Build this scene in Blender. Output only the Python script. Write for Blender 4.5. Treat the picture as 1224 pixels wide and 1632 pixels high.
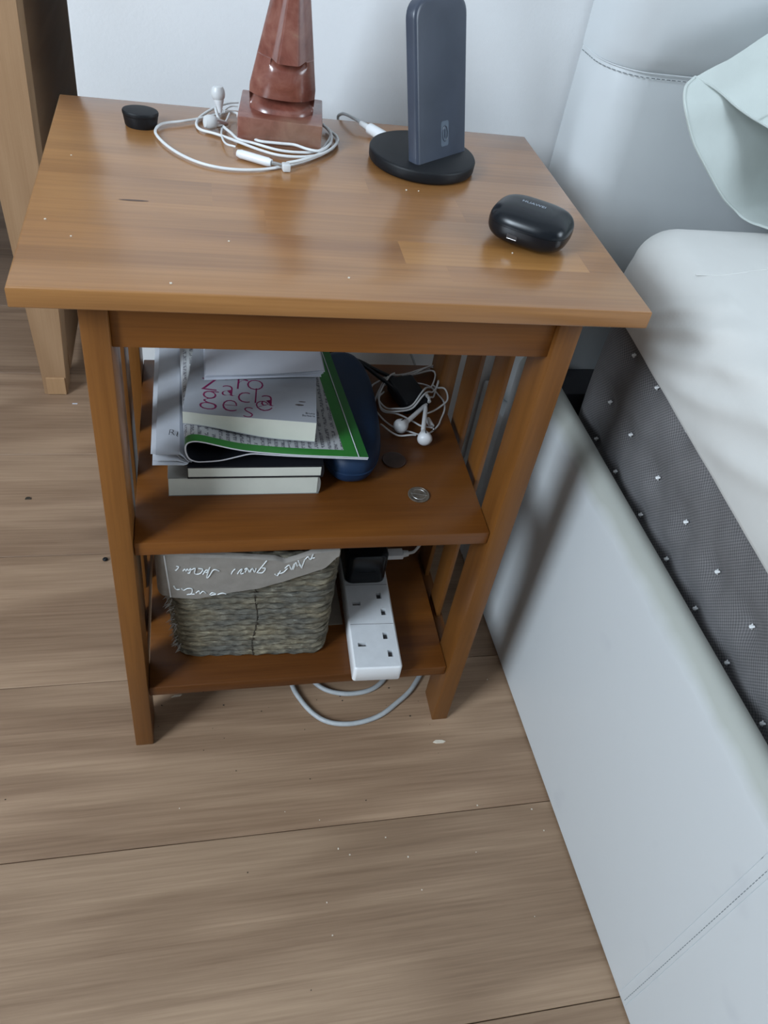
import bpy, bmesh, math, random
from mathutils import Vector, Matrix, Euler, noise

C = bpy.context.scene.collection
for o in list(bpy.data.objects):
    bpy.data.objects.remove(o)

# ------------------------------------------------------------------ camera
cam_d = bpy.data.cameras.new('camera')
cam = bpy.data.objects.new('camera', cam_d)
C.objects.link(cam)
cam.location = (0.11624629, -0.49695622, 0.90161949)
cam.rotation_euler = (0.8055634, -0.15375872, -0.18937783)
cam_d.sensor_fit = 'VERTICAL'
cam_d.sensor_height = 36.0
cam_d.lens = 1315.3 / 1632 * 36.0
cam_d.shift_x = -33.8 / 1632
cam_d.shift_y = -7.3 / 1632
cam_d.clip_start = 0.01
bpy.context.scene.camera = cam

# ------------------------------------------------------------------ world and lights
w = bpy.data.worlds.new('room_light')
bpy.context.scene.world = w
w.use_nodes = True
bg = w.node_tree.nodes['Background']
bg.inputs[0].default_value = (0.80, 0.90, 1.0, 1)
bg.inputs[1].default_value = 0.35

def area(name, loc, target, sx, sy, power, col):
    d = bpy.data.lights.new(name, 'AREA')
    d.shape = 'RECTANGLE'; d.size = sx; d.size_y = sy; d.energy = power; d.color = col
    o = bpy.data.objects.new(name, d); C.objects.link(o)
    o.location = loc
    o.rotation_euler = (Vector(target) - Vector(loc)).to_track_quat('-Z', 'Y').to_euler()
    return o
# daylight from the window beyond the left foreground
area('window_daylight', (-1.95, -1.30, 1.85), (0.3, 0.15, 0.5), 0.85, 1.2, 92, (0.76, 0.88, 1.0))
# softer daylight of the second window beyond the bed on the right
area('right_daylight', (2.35, -0.95, 1.45), (0.4, 0.1, 0.6), 0.9, 1.0, 30, (0.76, 0.88, 1.0))

vs = bpy.context.scene.view_settings
vs.view_transform = 'Standard'; vs.look = 'None'; vs.gamma = 1.0; vs.use_curve_mapping = False
vs.exposure = 0.14

# ------------------------------------------------------------------ helpers
def setp(o, label=None, cat=None, group=None, kind=None):
    if label: o['label'] = label
    if cat: o['category'] = cat
    if group: o['group'] = group
    if kind: o['kind'] = kind
    return o

def thing(name, label, cat, loc=(0, 0, 0), rz=0.0, group=None):
    o = bpy.data.objects.new(name, None)
    o.empty_display_size = 0.02
    o.location = loc; o.rotation_euler = (0, 0, rz)
    C.objects.link(o)
    return setp(o, label, cat, group)

def base_matrix(p):
    if p is None: return Matrix.Identity(4)
    m = Matrix.LocRotScale(Vector(p.location), Euler(p.rotation_euler), None)
    return base_matrix(p.parent) @ m

def obj(name, bm, mat, parent=None, local=False, smooth=False, label=None, kind=None, origin=None):
    """link one mesh; coordinates are world ones unless local=True"""
    if isinstance(bm, bpy.types.Mesh):
        me = bm
    else:
        if parent is not None and not local:
            bm.transform(base_matrix(parent).inverted())
        bmesh.ops.recalc_face_normals(bm, faces=bm.faces)
        bm.normal_update()
        if smooth:
            for e in bm.edges:
                if len(e.link_faces) == 2 and e.calc_face_angle(0) > 0.75: e.smooth = False
        me = bpy.data.meshes.new(name)
        bm.to_mesh(me); bm.free()
    mats = mat if isinstance(mat, (list, tuple)) else [mat]
    if not me.materials:
        for m in mats: me.materials.append(m)
    if smooth:
        for p in me.polygons: p.use_smooth = True
    o = bpy.data.objects.new(name, me)
    C.objects.link(o)
    if parent is not None: o.parent = parent
    if label: o['label'] = label
    if kind: o['kind'] = kind
    return o

def box(bm, x0, x1, y0, y1, z0, z1, bev=0.0, seg=2, rz=0.0, mi=0):
    t = bmesh.new()
    bmesh.ops.create_cube(t, size=1)
    for v in t.verts:
        v.co = Vector((x0 + (v.co.x + .5) * (x1 - x0), y0 + (v.co.y + .5) * (y1 - y0), z0 + (v.co.z + .5) * (z1 - z0)))
    if bev > 0:
        bmesh.ops.bevel(t, geom=t.edges[:] + t.verts[:], offset=bev, segments=seg, profile=0.5, affect='EDGES', clamp_overlap=True)
    if rz:
        c = Vector(((x0 + x1) / 2, (y0 + y1) / 2, 0))
        t.transform(Matrix.Translation(c) @ Matrix.Rotation(rz, 4, 'Z') @ Matrix.Translation(-c))
    return join(bm, t, mi)

def join(bm, t, mi=0):
    me = bpy.data.meshes.new('tmp'); 
    for f in t.faces: f.material_index = mi if mi else f.material_index
    t.to_mesh(me); t.free()
    bm.from_mesh(me)
    bpy.data.meshes.remove(me)
    return bm

def B(*a, **k):
    bm = bmesh.new(); box(bm, *a, **k); return bm

def catmull(pts, n=6, closed=False):
    P = [Vector(p) for p in pts]
    out = []
    N = len(P)
    rng = N if closed else N - 1
    for i in range(rng):
        if closed:
            p0, p1, p2, p3 = P[(i - 1) % N], P[i], P[(i + 1) % N], P[(i + 2) % N]
        else:
            p1, p2 = P[i], P[i + 1]
            p0 = P[i - 1] if i > 0 else p1 * 2 - p2
            p3 = P[i + 2] if i + 2 < N else p2 * 2 - p1
        for k in range(n):
            t = k / n
            out.append(0.5 * ((2 * p1) + (p2 - p0) * t + (2 * p0 - 5 * p1 + 4 * p2 - p3) * t * t + (3 * p1 - p0 - 3 * p2 + p3) * t ** 3))
    if not closed: out.append(P[-1])
    return out

def tube(bm, pts, r, seg=8, closed=False, caps=True, sx=1.0):
    """sweep a circle (radius or list of radii) along points"""
    P = [Vector(p) for p in pts]
    N = len(P)
    rr = r if isinstance(r, (list, tuple)) else [r] * N
    rings = []
    up = Vector((0, 0, 1))
    for i, p in enumerate(P):
        if closed: d = P[(i + 1) % N] - P[(i - 1) % N]
        else: d = P[min(i + 1, N - 1)] - P[max(i - 1, 0)]
        if d.length < 1e-9: d = Vector((1, 0, 0))
        d.normalize()
        a = up - d * up.dot(d)
        if a.length < 1e-3:
            a = Vector((1, 0, 0)) - d * d.x
            if a.length < 1e-3: a = Vector((0, 1, 0)) - d * d.y
        a.normalize(); b = d.cross(a)
        rings.append([bm.verts.new(p + (a * math.cos(2 * math.pi * k / seg) + b * math.sin(2 * math.pi * k / seg) * sx) * rr[i]) for k in range(seg)])
    M = N if closed else N - 1
    for i in range(M):
        A, D = rings[i], rings[(i + 1) % N]
        for k in range(seg):
            bm.faces.new((A[k], A[(k + 1) % seg], D[(k + 1) % seg], D[k]))
    if caps and not closed:
        bm.faces.new(rings[0][::-1]); bm.faces.new(rings[-1])
    return bm

def lathe(bm, prof, cx, cy, seg=32, z0=0.0, sx=1.0, sy=1.0):
    """profile list of (r, z) spun about a vertical axis"""
    rings = []
    for r, z in prof:
        if r < 1e-6: rings.append([bm.verts.new((cx, cy, z0 + z))])
        else: rings.append([bm.verts.new((cx + r * sx * math.cos(2 * math.pi * k / seg), cy + r * sy * math.sin(2 * math.pi * k / seg), z0 + z)) for k in range(seg)])
    for a, b in zip(rings, rings[1:]):
        for k in range(seg):
            k2 = (k + 1) % seg
            if len(a) == 1 and len(b) == 1: continue
            if len(a) == 1: bm.faces.new((a[0], b[k2], b[k]))
            elif len(b) == 1: bm.faces.new((a[k], a[k2], b[0]))
            else: bm.faces.new((a[k], a[k2], b[k2], b[k]))
    return bm

def loft(bm, rings, closed=True, cap=True):
    R = [[bm.verts.new(p) for p in r] for r in rings]
    for a, b in zip(R, R[1:]):
        n = len(a)
        for k in range(n if closed else n - 1):
            bm.faces.new((a[k], a[(k + 1) % n], b[(k + 1) % n], b[k]))
    if cap:
        bm.faces.new(R[0][::-1]); bm.faces.new(R[-1])
    return bm

def grid(bm, f, nu, nv, mf=None):
    V = [[bm.verts.new(f(i / nu, j / nv)) for j in range(nv + 1)] for i in range(nu + 1)]
    for i in range(nu):
        for j in range(nv):
            fc = bm.faces.new((V[i][j], V[i + 1][j], V[i + 1][j + 1], V[i][j + 1]))
            if mf: fc.material_index = mf((i + .5) / nu, (j + .5) / nv)
    return V

def slab(bm, f, th, nu, nv, mf=None, side=0):
    """thick sheet: top surface f(u, v), thickness th downwards"""
    T = [[bm.verts.new(f(i / nu, j / nv)) for j in range(nv + 1)] for i in range(nu + 1)]
    D = [[bm.verts.new(Vector(f(i / nu, j / nv)) - Vector((0, 0, th))) for j in range(nv + 1)] for i in range(nu + 1)]
    for i in range(nu):
        for j in range(nv):
            fc = bm.faces.new((T[i][j], T[i + 1][j], T[i + 1][j + 1], T[i][j + 1]))
            if mf: fc.material_index = mf((i + .5) / nu, (j + .5) / nv)
            fc = bm.faces.new((D[i][j], D[i][j + 1], D[i + 1][j + 1], D[i + 1][j])); fc.material_index = side
    for i in range(nu):
        bm.faces.new((T[i][0], D[i][0], D[i + 1][0], T[i + 1][0])).material_index = side
        bm.faces.new((T[i][nv], T[i + 1][nv], D[i + 1][nv], D[i][nv])).material_index = side
    for j in range(nv):
        bm.faces.new((T[0][j], T[0][j + 1], D[0][j + 1], D[0][j])).material_index = side
        bm.faces.new((T[nu][j], D[nu][j], D[nu][j + 1], T[nu][j + 1])).material_index = side

def text_mesh(body, size, thin=0.0, depth=0.0003, shear=0.0):
    cu = bpy.data.curves.new('txt', 'FONT')
    cu.body = body; cu.size = size; cu.offset = thin; cu.extrude = depth; cu.shear = shear
    cu.resolution_u = 3; cu.align_x = 'CENTER'
    o = bpy.data.objects.new('txt', cu); C.objects.link(o)
    bpy.context.view_layer.update()
    me = bpy.data.meshes.new_from_object(o.evaluated_get(bpy.context.evaluated_depsgraph_get()))
    bpy.data.objects.remove(o); bpy.data.curves.remove(cu)
    bm = bmesh.new(); bm.from_mesh(me); bpy.data.meshes.remove(me)
    for f in bm.faces: f.material_index = 0
    return bm

# ------------------------------------------------------------------ materials
def new_mat(name, rough=0.5, spec=0.5, metal=0.0, col=(0.5, 0.5, 0.5), coat=0.0, coat_rough=0.1, sheen=0.0, trans=0.0):
    m = bpy.data.materials.new(name); m.use_nodes = True
    nt = m.node_tree; b = nt.nodes['Principled BSDF']
    b.inputs['Base Color'].default_value = (*col, 1)
    b.inputs['Roughness'].default_value = rough
    b.inputs['Specular IOR Level'].default_value = spec
    b.inputs['Metallic'].default_value = metal
    b.inputs['Coat Weight'].default_value = coat
    b.inputs['Coat Roughness'].default_value = coat_rough
    b.inputs['Sheen Weight'].default_value = sheen
    b.inputs['Transmission Weight'].default_value = trans
    return m, nt, b

def N(nt, t, **k):
    n = nt.nodes.new(t)
    for a, v in k.items():
        if a in n.inputs: n.inputs[a].default_value = v
        else: setattr(n, a, v)
    return n

def ramp(nt, stops, interp='LINEAR'):
    n = nt.nodes.new('ShaderNodeValToRGB'); cr = n.color_ramp; cr.interpolation = interp
    while len(cr.elements) > 1: cr.elements.remove(cr.elements[-1])
    cr.elements[0].position = stops[0][0]; cr.elements[0].color = (*stops[0][1], 1) if len(stops[0][1]) == 3 else stops[0][1]
    for p, c in stops[1:]:
        e = cr.elements.new(p); e.color = (*c, 1)
    return n

def coords(nt, scale=(1, 1, 1), rot=(0, 0, 0), obj_random=False, use='Object'):
    tc = nt.nodes.new('ShaderNodeTexCoord')
    mp = nt.nodes.new('ShaderNodeMapping'); mp.inputs['Scale'].default_value = scale; mp.inputs['Rotation'].default_value = rot
    src = tc.outputs[use]
    if obj_random:
        oi = nt.nodes.new('ShaderNodeObjectInfo')
        va = nt.nodes.new('ShaderNodeVectorMath'); va.operation = 'SCALE'
        va.inputs[0].default_value = (7.3, 3.1, 5.7)
        nt.links.new(oi.outputs['Random'], va.inputs['Scale'])
        ad = nt.nodes.new('ShaderNodeVectorMath'); ad.operation = 'ADD'
        nt.links.new(src, ad.inputs[0]); nt.links.new(va.outputs[0], ad.inputs[1]); src = ad.outputs[0]
    nt.links.new(src, mp.inputs['Vector'])
    return mp.outputs[0]

def mixc(nt, a, b, fac, mode='MIX'):
    n = nt.nodes.new('ShaderNodeMix'); n.data_type = 'RGBA'; n.blend_type = mode
    for s, v in ((6, a), (7, b)):
        if isinstance(v, (tuple, list)): n.inputs[s].default_value = (*v, 1)
        else: nt.links.new(v, n.inputs[s])
    if isinstance(fac, float): n.inputs[0].default_value = fac
    else: nt.links.new(fac, n.inputs[0])
    return n.outputs[2]

def wood(name, dark, light, axis='x', rough=0.35, ring=9.0, fine=1.0, knots=0.0, coat=0.0, tint=True, bump=0.02, lng=1.0, drift=1.0, mixa=0.55, mixb=0.35, q3=60):
    """wood with long grain along one axis, cathedral contours and fine pores"""
    m, nt, b = new_mat(name, rough, 0.38, coat=coat, coat_rough=0.22)
    L = nt.links.new
    s_long, s_cross = 2.2 * lng, 16.0
    sc = {'x': (s_long, s_cross, s_cross), 'y': (s_cross, s_long, s_cross), 'z': (s_cross, s_cross, s_long)}[axis]
    v = coords(nt, sc, obj_random=True)
    n1 = N(nt, 'ShaderNodeTexNoise', Scale=0.8, Detail=2.0, Roughness=0.5, Distortion=0.3); L(v, n1.inputs['Vector'])
    mul = N(nt, 'ShaderNodeMath', operation='MULTIPLY'); mul.inputs[1].default_value = ring * 6.283; L(n1.outputs['Fac'], mul.inputs[0])
    sn = N(nt, 'ShaderNodeMath', operation='SINE'); L(mul.outputs[0], sn.inputs[0])
    mr = N(nt, 'ShaderNodeMapRange'); mr.inputs['From Min'].default_value = -1; L(sn.outputs[0], mr.inputs['Value'])
    f = {'x': (12, 420, 420), 'y': (420, 12, 420), 'z': (420, 420, 12)}[axis]
    v2 = coords(nt, tuple(q * fine for q in f), obj_random=True)
    n2 = N(nt, 'ShaderNodeTexNoise', Scale=1.0, Detail=3.0, Roughness=0.6); L(v2, n2.inputs['Vector'])
    f3 = {'x': (3, q3, q3), 'y': (q3, 3, q3), 'z': (q3, q3, 3)}[axis]
    v3 = coords(nt, f3, obj_random=True)
    n3 = N(nt, 'ShaderNodeTexNoise', Scale=1.0, Detail=4.0, Roughness=0.65, Distortion=0.2); L(v3, n3.inputs['Vector'])
    mx = N(nt, 'ShaderNodeMix'); mx.inputs[0].default_value = mixa; L(mr.outputs[0], mx.inputs[2]); L(n3.outputs['Fac'], mx.inputs[3])
    mx2 = N(nt, 'ShaderNodeMix'); mx2.inputs[0].default_value = mixb; L(mx.outputs[0], mx2.inputs[2]); L(n2.outputs['Fac'], mx2.inputs[3])
    mid = tuple((a + c) / 2 for a, c in zip(dark, light))
    r = ramp(nt, [(0.25, dark), (0.5, mid), (0.72, light)]); L(mx2.outputs[0], r.inputs[0])
    col = r.outputs[0]
    # slow tone drift
    v4 = coords(nt, {'x': (1.5, 5, 5), 'y': (5, 1.5, 5), 'z': (5, 5, 1.5)}[axis], obj_random=True)
    n4 = N(nt, 'ShaderNodeTexNoise', Scale=1.0, Detail=1.0); L(v4, n4.inputs['Vector'])
    r4 = ramp(nt, [(0.3, tuple(1 - drift * q for q in (.12, .13, .15))), (0.7, tuple(1 + drift * q for q in (.10, .10, .08)))]); L(n4.outputs['Fac'], r4.inputs[0])
    col = mixc(nt, col, r4.outputs[0], 1.0, 'MULTIPLY')
    if knots:
        v5 = coords(nt, {'x': (2.0, 5.5, 5.5), 'y': (5.5, 2.0, 5.5), 'z': (5.5, 5.5, 2.0)}[axis], obj_random=True)
        vo = N(nt, 'ShaderNodeTexVoronoi', Scale=0.9); L(v5, vo.inputs['Vector'])
        rk = ramp(nt, [(0.0, (1, 1, 1)), (0.06, (0.6, 0.6, 0.6)), (0.2, (0, 0, 0))]); L(vo.outputs['Distance'], rk.inputs[0])
        mk = N(nt, 'ShaderNodeMath', operation='MULTIPLY'); mk.inputs[1].default_value = knots; L(rk.outputs[0], mk.inputs[0])
        col = mixc(nt, col, tuple(c * 0.45 for c in dark), mk.outputs[0])
    if tint:
        oi = N(nt, 'ShaderNodeObjectInfo')
        col = mixc(nt, col, oi.outputs['Color'], 1.0, 'MULTIPLY')
    L(col, b.inputs['Base Color'])
    bp = N(nt, 'ShaderNodeBump'); bp.inputs['Strength'].default_value = 0.25; bp.inputs['Distance'].default_value = bump * 0.01
    L(mx2.outputs[0], bp.inputs['Height']); L(bp.outputs[0], b.inputs['Normal'])
    rr = N(nt, 'ShaderNodeMapRange'); rr.inputs['To Min'].default_value = rough - 0.05; rr.inputs['To Max'].default_value = rough + 0.08
    L(n3.outputs['Fac'], rr.inputs['Value']); L(rr.outputs[0], b.inputs['Roughness'])
    return m

def plain(name, col, rough=0.5, spec=0.5, metal=0.0, var=0.06, vscale=40.0, bump=0.0, bscale=300.0, coat=0.0, sheen=0.0, bdist=0.0005, rvar=0.0):
    """one colour with slight mottling and optional fine relief"""
    m, nt, b = new_mat(name, rough, spec, metal, col, coat, sheen=sheen)
    L = nt.links.new
    v = coords(nt)
    n = N(nt, 'ShaderNodeTexNoise', Scale=vscale, Detail=4.0, Roughness=0.6); L(v, n.inputs['Vector'])
    r = ramp(nt, [(0.3, tuple(c * (1 - var) for c in col)), (0.7, tuple(min(1, c * (1 + var)) for c in col))])
    L(n.outputs['Fac'], r.inputs[0]); L(r.outputs[0], b.inputs['Base Color'])
    if rvar:
        mr = N(nt, 'ShaderNodeMapRange'); mr.inputs['To Min'].default_value = rough - rvar; mr.inputs['To Max'].default_value = rough + rvar
        L(n.outputs['Fac'], mr.inputs['Value']); L(mr.outputs[0], b.inputs['Roughness'])
    if bump:
        n2 = N(nt, 'ShaderNodeTexNoise', Scale=bscale, Detail=3.0, Roughness=0.6); L(v, n2.inputs['Vector'])
        bp = N(nt, 'ShaderNodeBump'); bp.inputs['Strength'].default_value = bump; bp.inputs['Distance'].default_value = bdist
        L(n2.outputs['Fac'], bp.inputs['Height']); L(bp.outputs[0], b.inputs['Normal'])
    return m

M = {}
M['top'] = wood('table_top_wood', (0.205, 0.088, 0.026), (0.350, 0.168, 0.056), 'x', 0.30, ring=2.4, coat=0.9, drift=.35, fine=.6, mixb=.5, mixa=.5)
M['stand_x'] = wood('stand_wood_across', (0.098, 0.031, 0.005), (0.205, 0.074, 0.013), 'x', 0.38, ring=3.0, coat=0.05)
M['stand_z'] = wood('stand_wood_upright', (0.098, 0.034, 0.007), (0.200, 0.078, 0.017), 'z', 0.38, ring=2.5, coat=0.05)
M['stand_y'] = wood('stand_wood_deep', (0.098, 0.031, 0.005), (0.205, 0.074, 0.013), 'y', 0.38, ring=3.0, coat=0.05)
M['edge'] = wood('shelf_edge_wood', (0.24, 0.11, 0.038), (0.38, 0.19, 0.07), 'x', 0.40, ring=3.0)
M['floor'] = wood('laminate_oak', (0.205, 0.130, 0.083), (0.385, 0.268, 0.182), 'x', 0.42, ring=3.2, fine=0.8, knots=0.6, bump=0.01, lng=1.0, mixa=.55, mixb=.45, q3=150)
M['oak_z'] = wood('pale_oak_upright', (0.29, 0.17, 0.09), (0.39, 0.245, 0.14), 'z', 0.5, ring=3.0)
M['oak_y'] = wood('pale_oak_side', (0.20, 0.11, 0.055), (0.27, 0.16, 0.09), 'y', 0.5, ring=3.0)
M['wall'] = plain('white_wall_paint', (0.74, 0.755, 0.765), 0.75, 0.3, var=0.015, vscale=12, bump=0.3, bscale=260, bdist=0.0006)
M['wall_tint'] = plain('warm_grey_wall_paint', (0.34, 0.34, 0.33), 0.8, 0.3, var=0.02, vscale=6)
M['white_gloss'] = plain('white_paint_trim', (0.74, 0.75, 0.75), 0.4, var=0.02)
M['leather'] = plain('white_leatherette', (0.59, 0.615, 0.625), 0.38, 0.5, var=0.02, vscale=9, bump=0.12, bscale=900, bdist=0.0003)
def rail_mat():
    m, nt, b = new_mat('rail_leatherette', 0.4, 0.5)
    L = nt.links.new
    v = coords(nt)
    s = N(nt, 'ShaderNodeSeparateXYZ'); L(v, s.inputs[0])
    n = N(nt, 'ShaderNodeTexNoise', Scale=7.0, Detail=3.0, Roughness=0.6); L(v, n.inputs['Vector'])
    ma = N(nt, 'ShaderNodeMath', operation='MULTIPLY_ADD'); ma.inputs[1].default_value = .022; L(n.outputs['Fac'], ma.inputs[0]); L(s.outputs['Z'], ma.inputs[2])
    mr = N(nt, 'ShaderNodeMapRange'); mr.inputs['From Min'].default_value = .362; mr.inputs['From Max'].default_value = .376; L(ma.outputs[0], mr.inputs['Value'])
    c = mixc(nt, (0.60, 0.625, 0.635), (0.39, 0.40, 0.365), mr.outputs[0])  # pale leatherette, turning darker grey-beige unevenly towards the top edge
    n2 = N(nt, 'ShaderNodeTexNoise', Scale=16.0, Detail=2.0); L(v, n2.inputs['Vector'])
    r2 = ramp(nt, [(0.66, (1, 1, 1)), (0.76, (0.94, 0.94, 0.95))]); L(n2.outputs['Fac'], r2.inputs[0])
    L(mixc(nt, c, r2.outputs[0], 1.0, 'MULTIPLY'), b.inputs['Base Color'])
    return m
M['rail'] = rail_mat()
M['seam'] = plain('grey_seam_thread', (0.20, 0.22, 0.23), 0.8, var=0.05)
M['crease'] = plain('leatherette_crease', (0.52, 0.55, 0.57), 0.5, var=0.03)
M['dark'] = plain('dark_bed_base_cloth', (0.035, 0.036, 0.042), 0.9, var=0.1)
M['sheet'] = plain('ivory_jersey_sheet', (0.60, 0.595, 0.57), 0.9, 0.2, var=0.02, vscale=20, bump=0.2, bscale=1500, bdist=0.0003, sheen=0.15)
M['pillow'] = plain('sage_pillow_cotton', (0.52, 0.565, 0.54), 0.85, 0.2, var=0.03, vscale=30, bump=0.25, bscale=1400, bdist=0.0003, sheen=0.1)
M['pillow_in'] = plain('sage_pillow_hem', (0.40, 0.53, 0.50), 0.85, 0.2, var=0.06, vscale=35, bump=0.25, bscale=1400, bdist=0.0003)
M['black_gloss'] = plain('black_satin_plastic', (0.005, 0.007, 0.010), 0.27, 0.35, var=0.05, vscale=10)
M['black_matt'] = plain('black_matt_rubber', (0.007, 0.008, 0.010), 0.5, 0.28, var=0.08)
M['navy_black'] = plain('black_satin_panel', (0.045, 0.055, 0.080), 0.33, 0.5, var=0.12, vscale=22, rvar=0.05)
M['grey_print'] = plain('pale_grey_print', (0.35, 0.40, 0.46), 0.5, var=0.02)
M['port'] = plain('bright_port_metal', (0.75, 0.76, 0.78), 0.3, metal=1.0)
M['white_cable'] = plain('white_cable_rubber', (0.66, 0.67, 0.67), 0.45, var=0.04, vscale=80)
M['white_plastic'] = plain('white_plastic', (0.74, 0.75, 0.76), 0.35, var=0.03, vscale=25)
M['old_white'] = plain('socket_white_plastic', (0.66, 0.68, 0.70), 0.4, var=0.05, vscale=60)
M['hole'] = plain('dark_socket_slot', (0.05, 0.045, 0.045), 0.8)
M['grey_cable'] = plain('grey_white_flex', (0.40, 0.42, 0.43), 0.5, var=0.1, vscale=120)
M['silver'] = plain('brushed_silver', (0.55, 0.54, 0.53), 0.35, metal=0.9, var=0.1)
M['frost'] = plain('translucent_silicone', (0.62, 0.63, 0.63), 0.35, var=0.03)
M['blue'] = plain('navy_case_cloth', (0.004, 0.022, 0.062), 0.55, 0.4, var=0.08, vscale=60, bump=0.2, bscale=900, bdist=0.0002)
M['page'] = plain('cream_book_pages', (0.60, 0.61, 0.54), 0.9, 0.2, var=0.03)
M['paper'] = plain('white_paper', (0.60, 0.62, 0.68), 0.75, 0.3, var=0.02)
M['paper_w'] = plain('glossy_white_paper', (0.62, 0.64, 0.68), 0.45, 0.4, var=0.03)
M['cover_grey'] = plain('silver_grey_cover', (0.33, 0.345, 0.375), 0.42, 0.4, var=0.04, vscale=12)
M['cover_old'] = plain('grey_card_cover', (0.22, 0.215, 0.20), 0.5, 0.4, var=0.06)
M['cover_black'] = plain('black_book_cover', (0.008, 0.009, 0.012), 0.4, 0.4, var=0.05)
M['green'] = plain('green_print', (0.030, 0.190, 0.032), 0.4, 0.4, var=0.06)
M['green_dk'] = plain('deep_green_print', (0.020, 0.135, 0.026), 0.4, 0.4, var=0.06)
M['magenta'] = plain('magenta_ink', (0.20, 0.010, 0.075), 0.45, 0.4, var=0.15, vscale=120)
M['ink'] = plain('black_ink', (0.025, 0.025, 0.03), 0.5, 0.4)
M['liner'] = plain('beige_linen_liner', (0.27, 0.250, 0.225), 0.9, 0.2, var=0.06, vscale=120, bump=0.5, bscale=1200, bdist=0.0004)
M['white_ink'] = plain('white_ink', (0.68, 0.71, 0.71), 0.7, 0.2, var=0.1, vscale=300)
M['card'] = plain('brown_card', (0.24, 0.20, 0.16), 0.85, 0.2, var=0.1)
M['coin'] = plain('dull_metal_disc', (0.20, 0.17, 0.135), 0.35, metal=0.6, var=0.35, vscale=180)
M['disc_dark'] = plain('dark_brown_disc', (0.045, 0.022, 0.014), 0.4, var=0.2, vscale=100)
M['crumb_dark'] = plain('dark_dirt', (0.04, 0.03, 0.02), 0.8, var=0.2, vscale=400)
M['crumb_light'] = plain('pale_crumb', (0.62, 0.55, 0.45), 0.8, var=0.1, vscale=400)

def rope_mat():
    m, nt, b = new_mat('seagrass_rope', 0.85, 0.2)
    L = nt.links.new
    v = coords(nt, (70, 200, 330), rot=(0, .45, 0))
    n = N(nt, 'ShaderNodeTexNoise', Scale=1.0, Detail=5.0, Roughness=0.7, Distortion=0.6); L(v, n.inputs['Vector'])
    r = ramp(nt, [(0.22, (0.030, 0.026, 0.020)), (0.42, (0.110, 0.098, 0.076)), (0.60, (0.21, 0.185, 0.140)), (0.74, (0.46, 0.41, 0.31))])
    L(n.outputs['Fac'], r.inputs[0])
    v2 = coords(nt, (18, 18, 30)); n2 = N(nt, 'ShaderNodeTexNoise', Scale=1.0, Detail=2.0); L(v2, n2.inputs['Vector'])
    r2 = ramp(nt, [(0.35, (0.70, 0.76, 0.85)), (0.65, (1.15, 1.12, 1.0))]); L(n2.outputs['Fac'], r2.inputs[0])
    L(mixc(nt, r.outputs[0], r2.outputs[0], 1.0, 'MULTIPLY'), b.inputs['Base Color'])
    bp = N(nt, 'ShaderNodeBump'); bp.inputs['Strength'].default_value = 0.8; bp.inputs['Distance'].default_value = 0.001
    L(n.outputs['Fac'], bp.inputs['Height']); L(bp.outputs[0], b.inputs['Normal'])
    return m
M['rope'] = rope_mat()

def stone_mat():
    m, nt, b = new_mat('red_brown_soapstone', 0.30, 0.6, coat=0.5, coat_rough=0.18)
    L = nt.links.new
    v = coords(nt)
    n = N(nt, 'ShaderNodeTexNoise', Scale=38.0, Detail=5.0, Roughness=0.65, Distortion=0.5); L(v, n.inputs['Vector'])
    r = ramp(nt, [(0.25, (0.08, 0.022, 0.015)), (0.45, (0.185, 0.056, 0.038)), (0.62, (0.25, 0.100, 0.072)), (0.8, (0.30, 0.18, 0.12))])
    L(n.outputs['Fac'], r.inputs[0])
    n2 = N(nt, 'ShaderNodeTexNoise', Scale=9.0, Detail=2.0); L(v, n2.inputs['Vector'])
    r2 = ramp(nt, [(0.5, (0, 0, 0)), (0.7, (0.55, 0.55, 0.55))]); L(n2.outputs['Fac'], r2.inputs[0])
    L(mixc(nt, r.outputs[0], (0.24, 0.18, 0.12), r2.outputs[0]), b.inputs['Base Color'])
    bp = N(nt, 'ShaderNodeBump'); bp.inputs['Strength'].default_value = 0.25; bp.inputs['Distance'].default_value = 0.0006
    n3 = N(nt, 'ShaderNodeTexNoise', Scale=120.0, Detail=4.0); L(v, n3.inputs['Vector'])
    L(n3.outputs['Fac'], bp.inputs['Height']); L(bp.outputs[0], b.inputs['Normal'])
    return m
M['stone'] = stone_mat()

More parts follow.
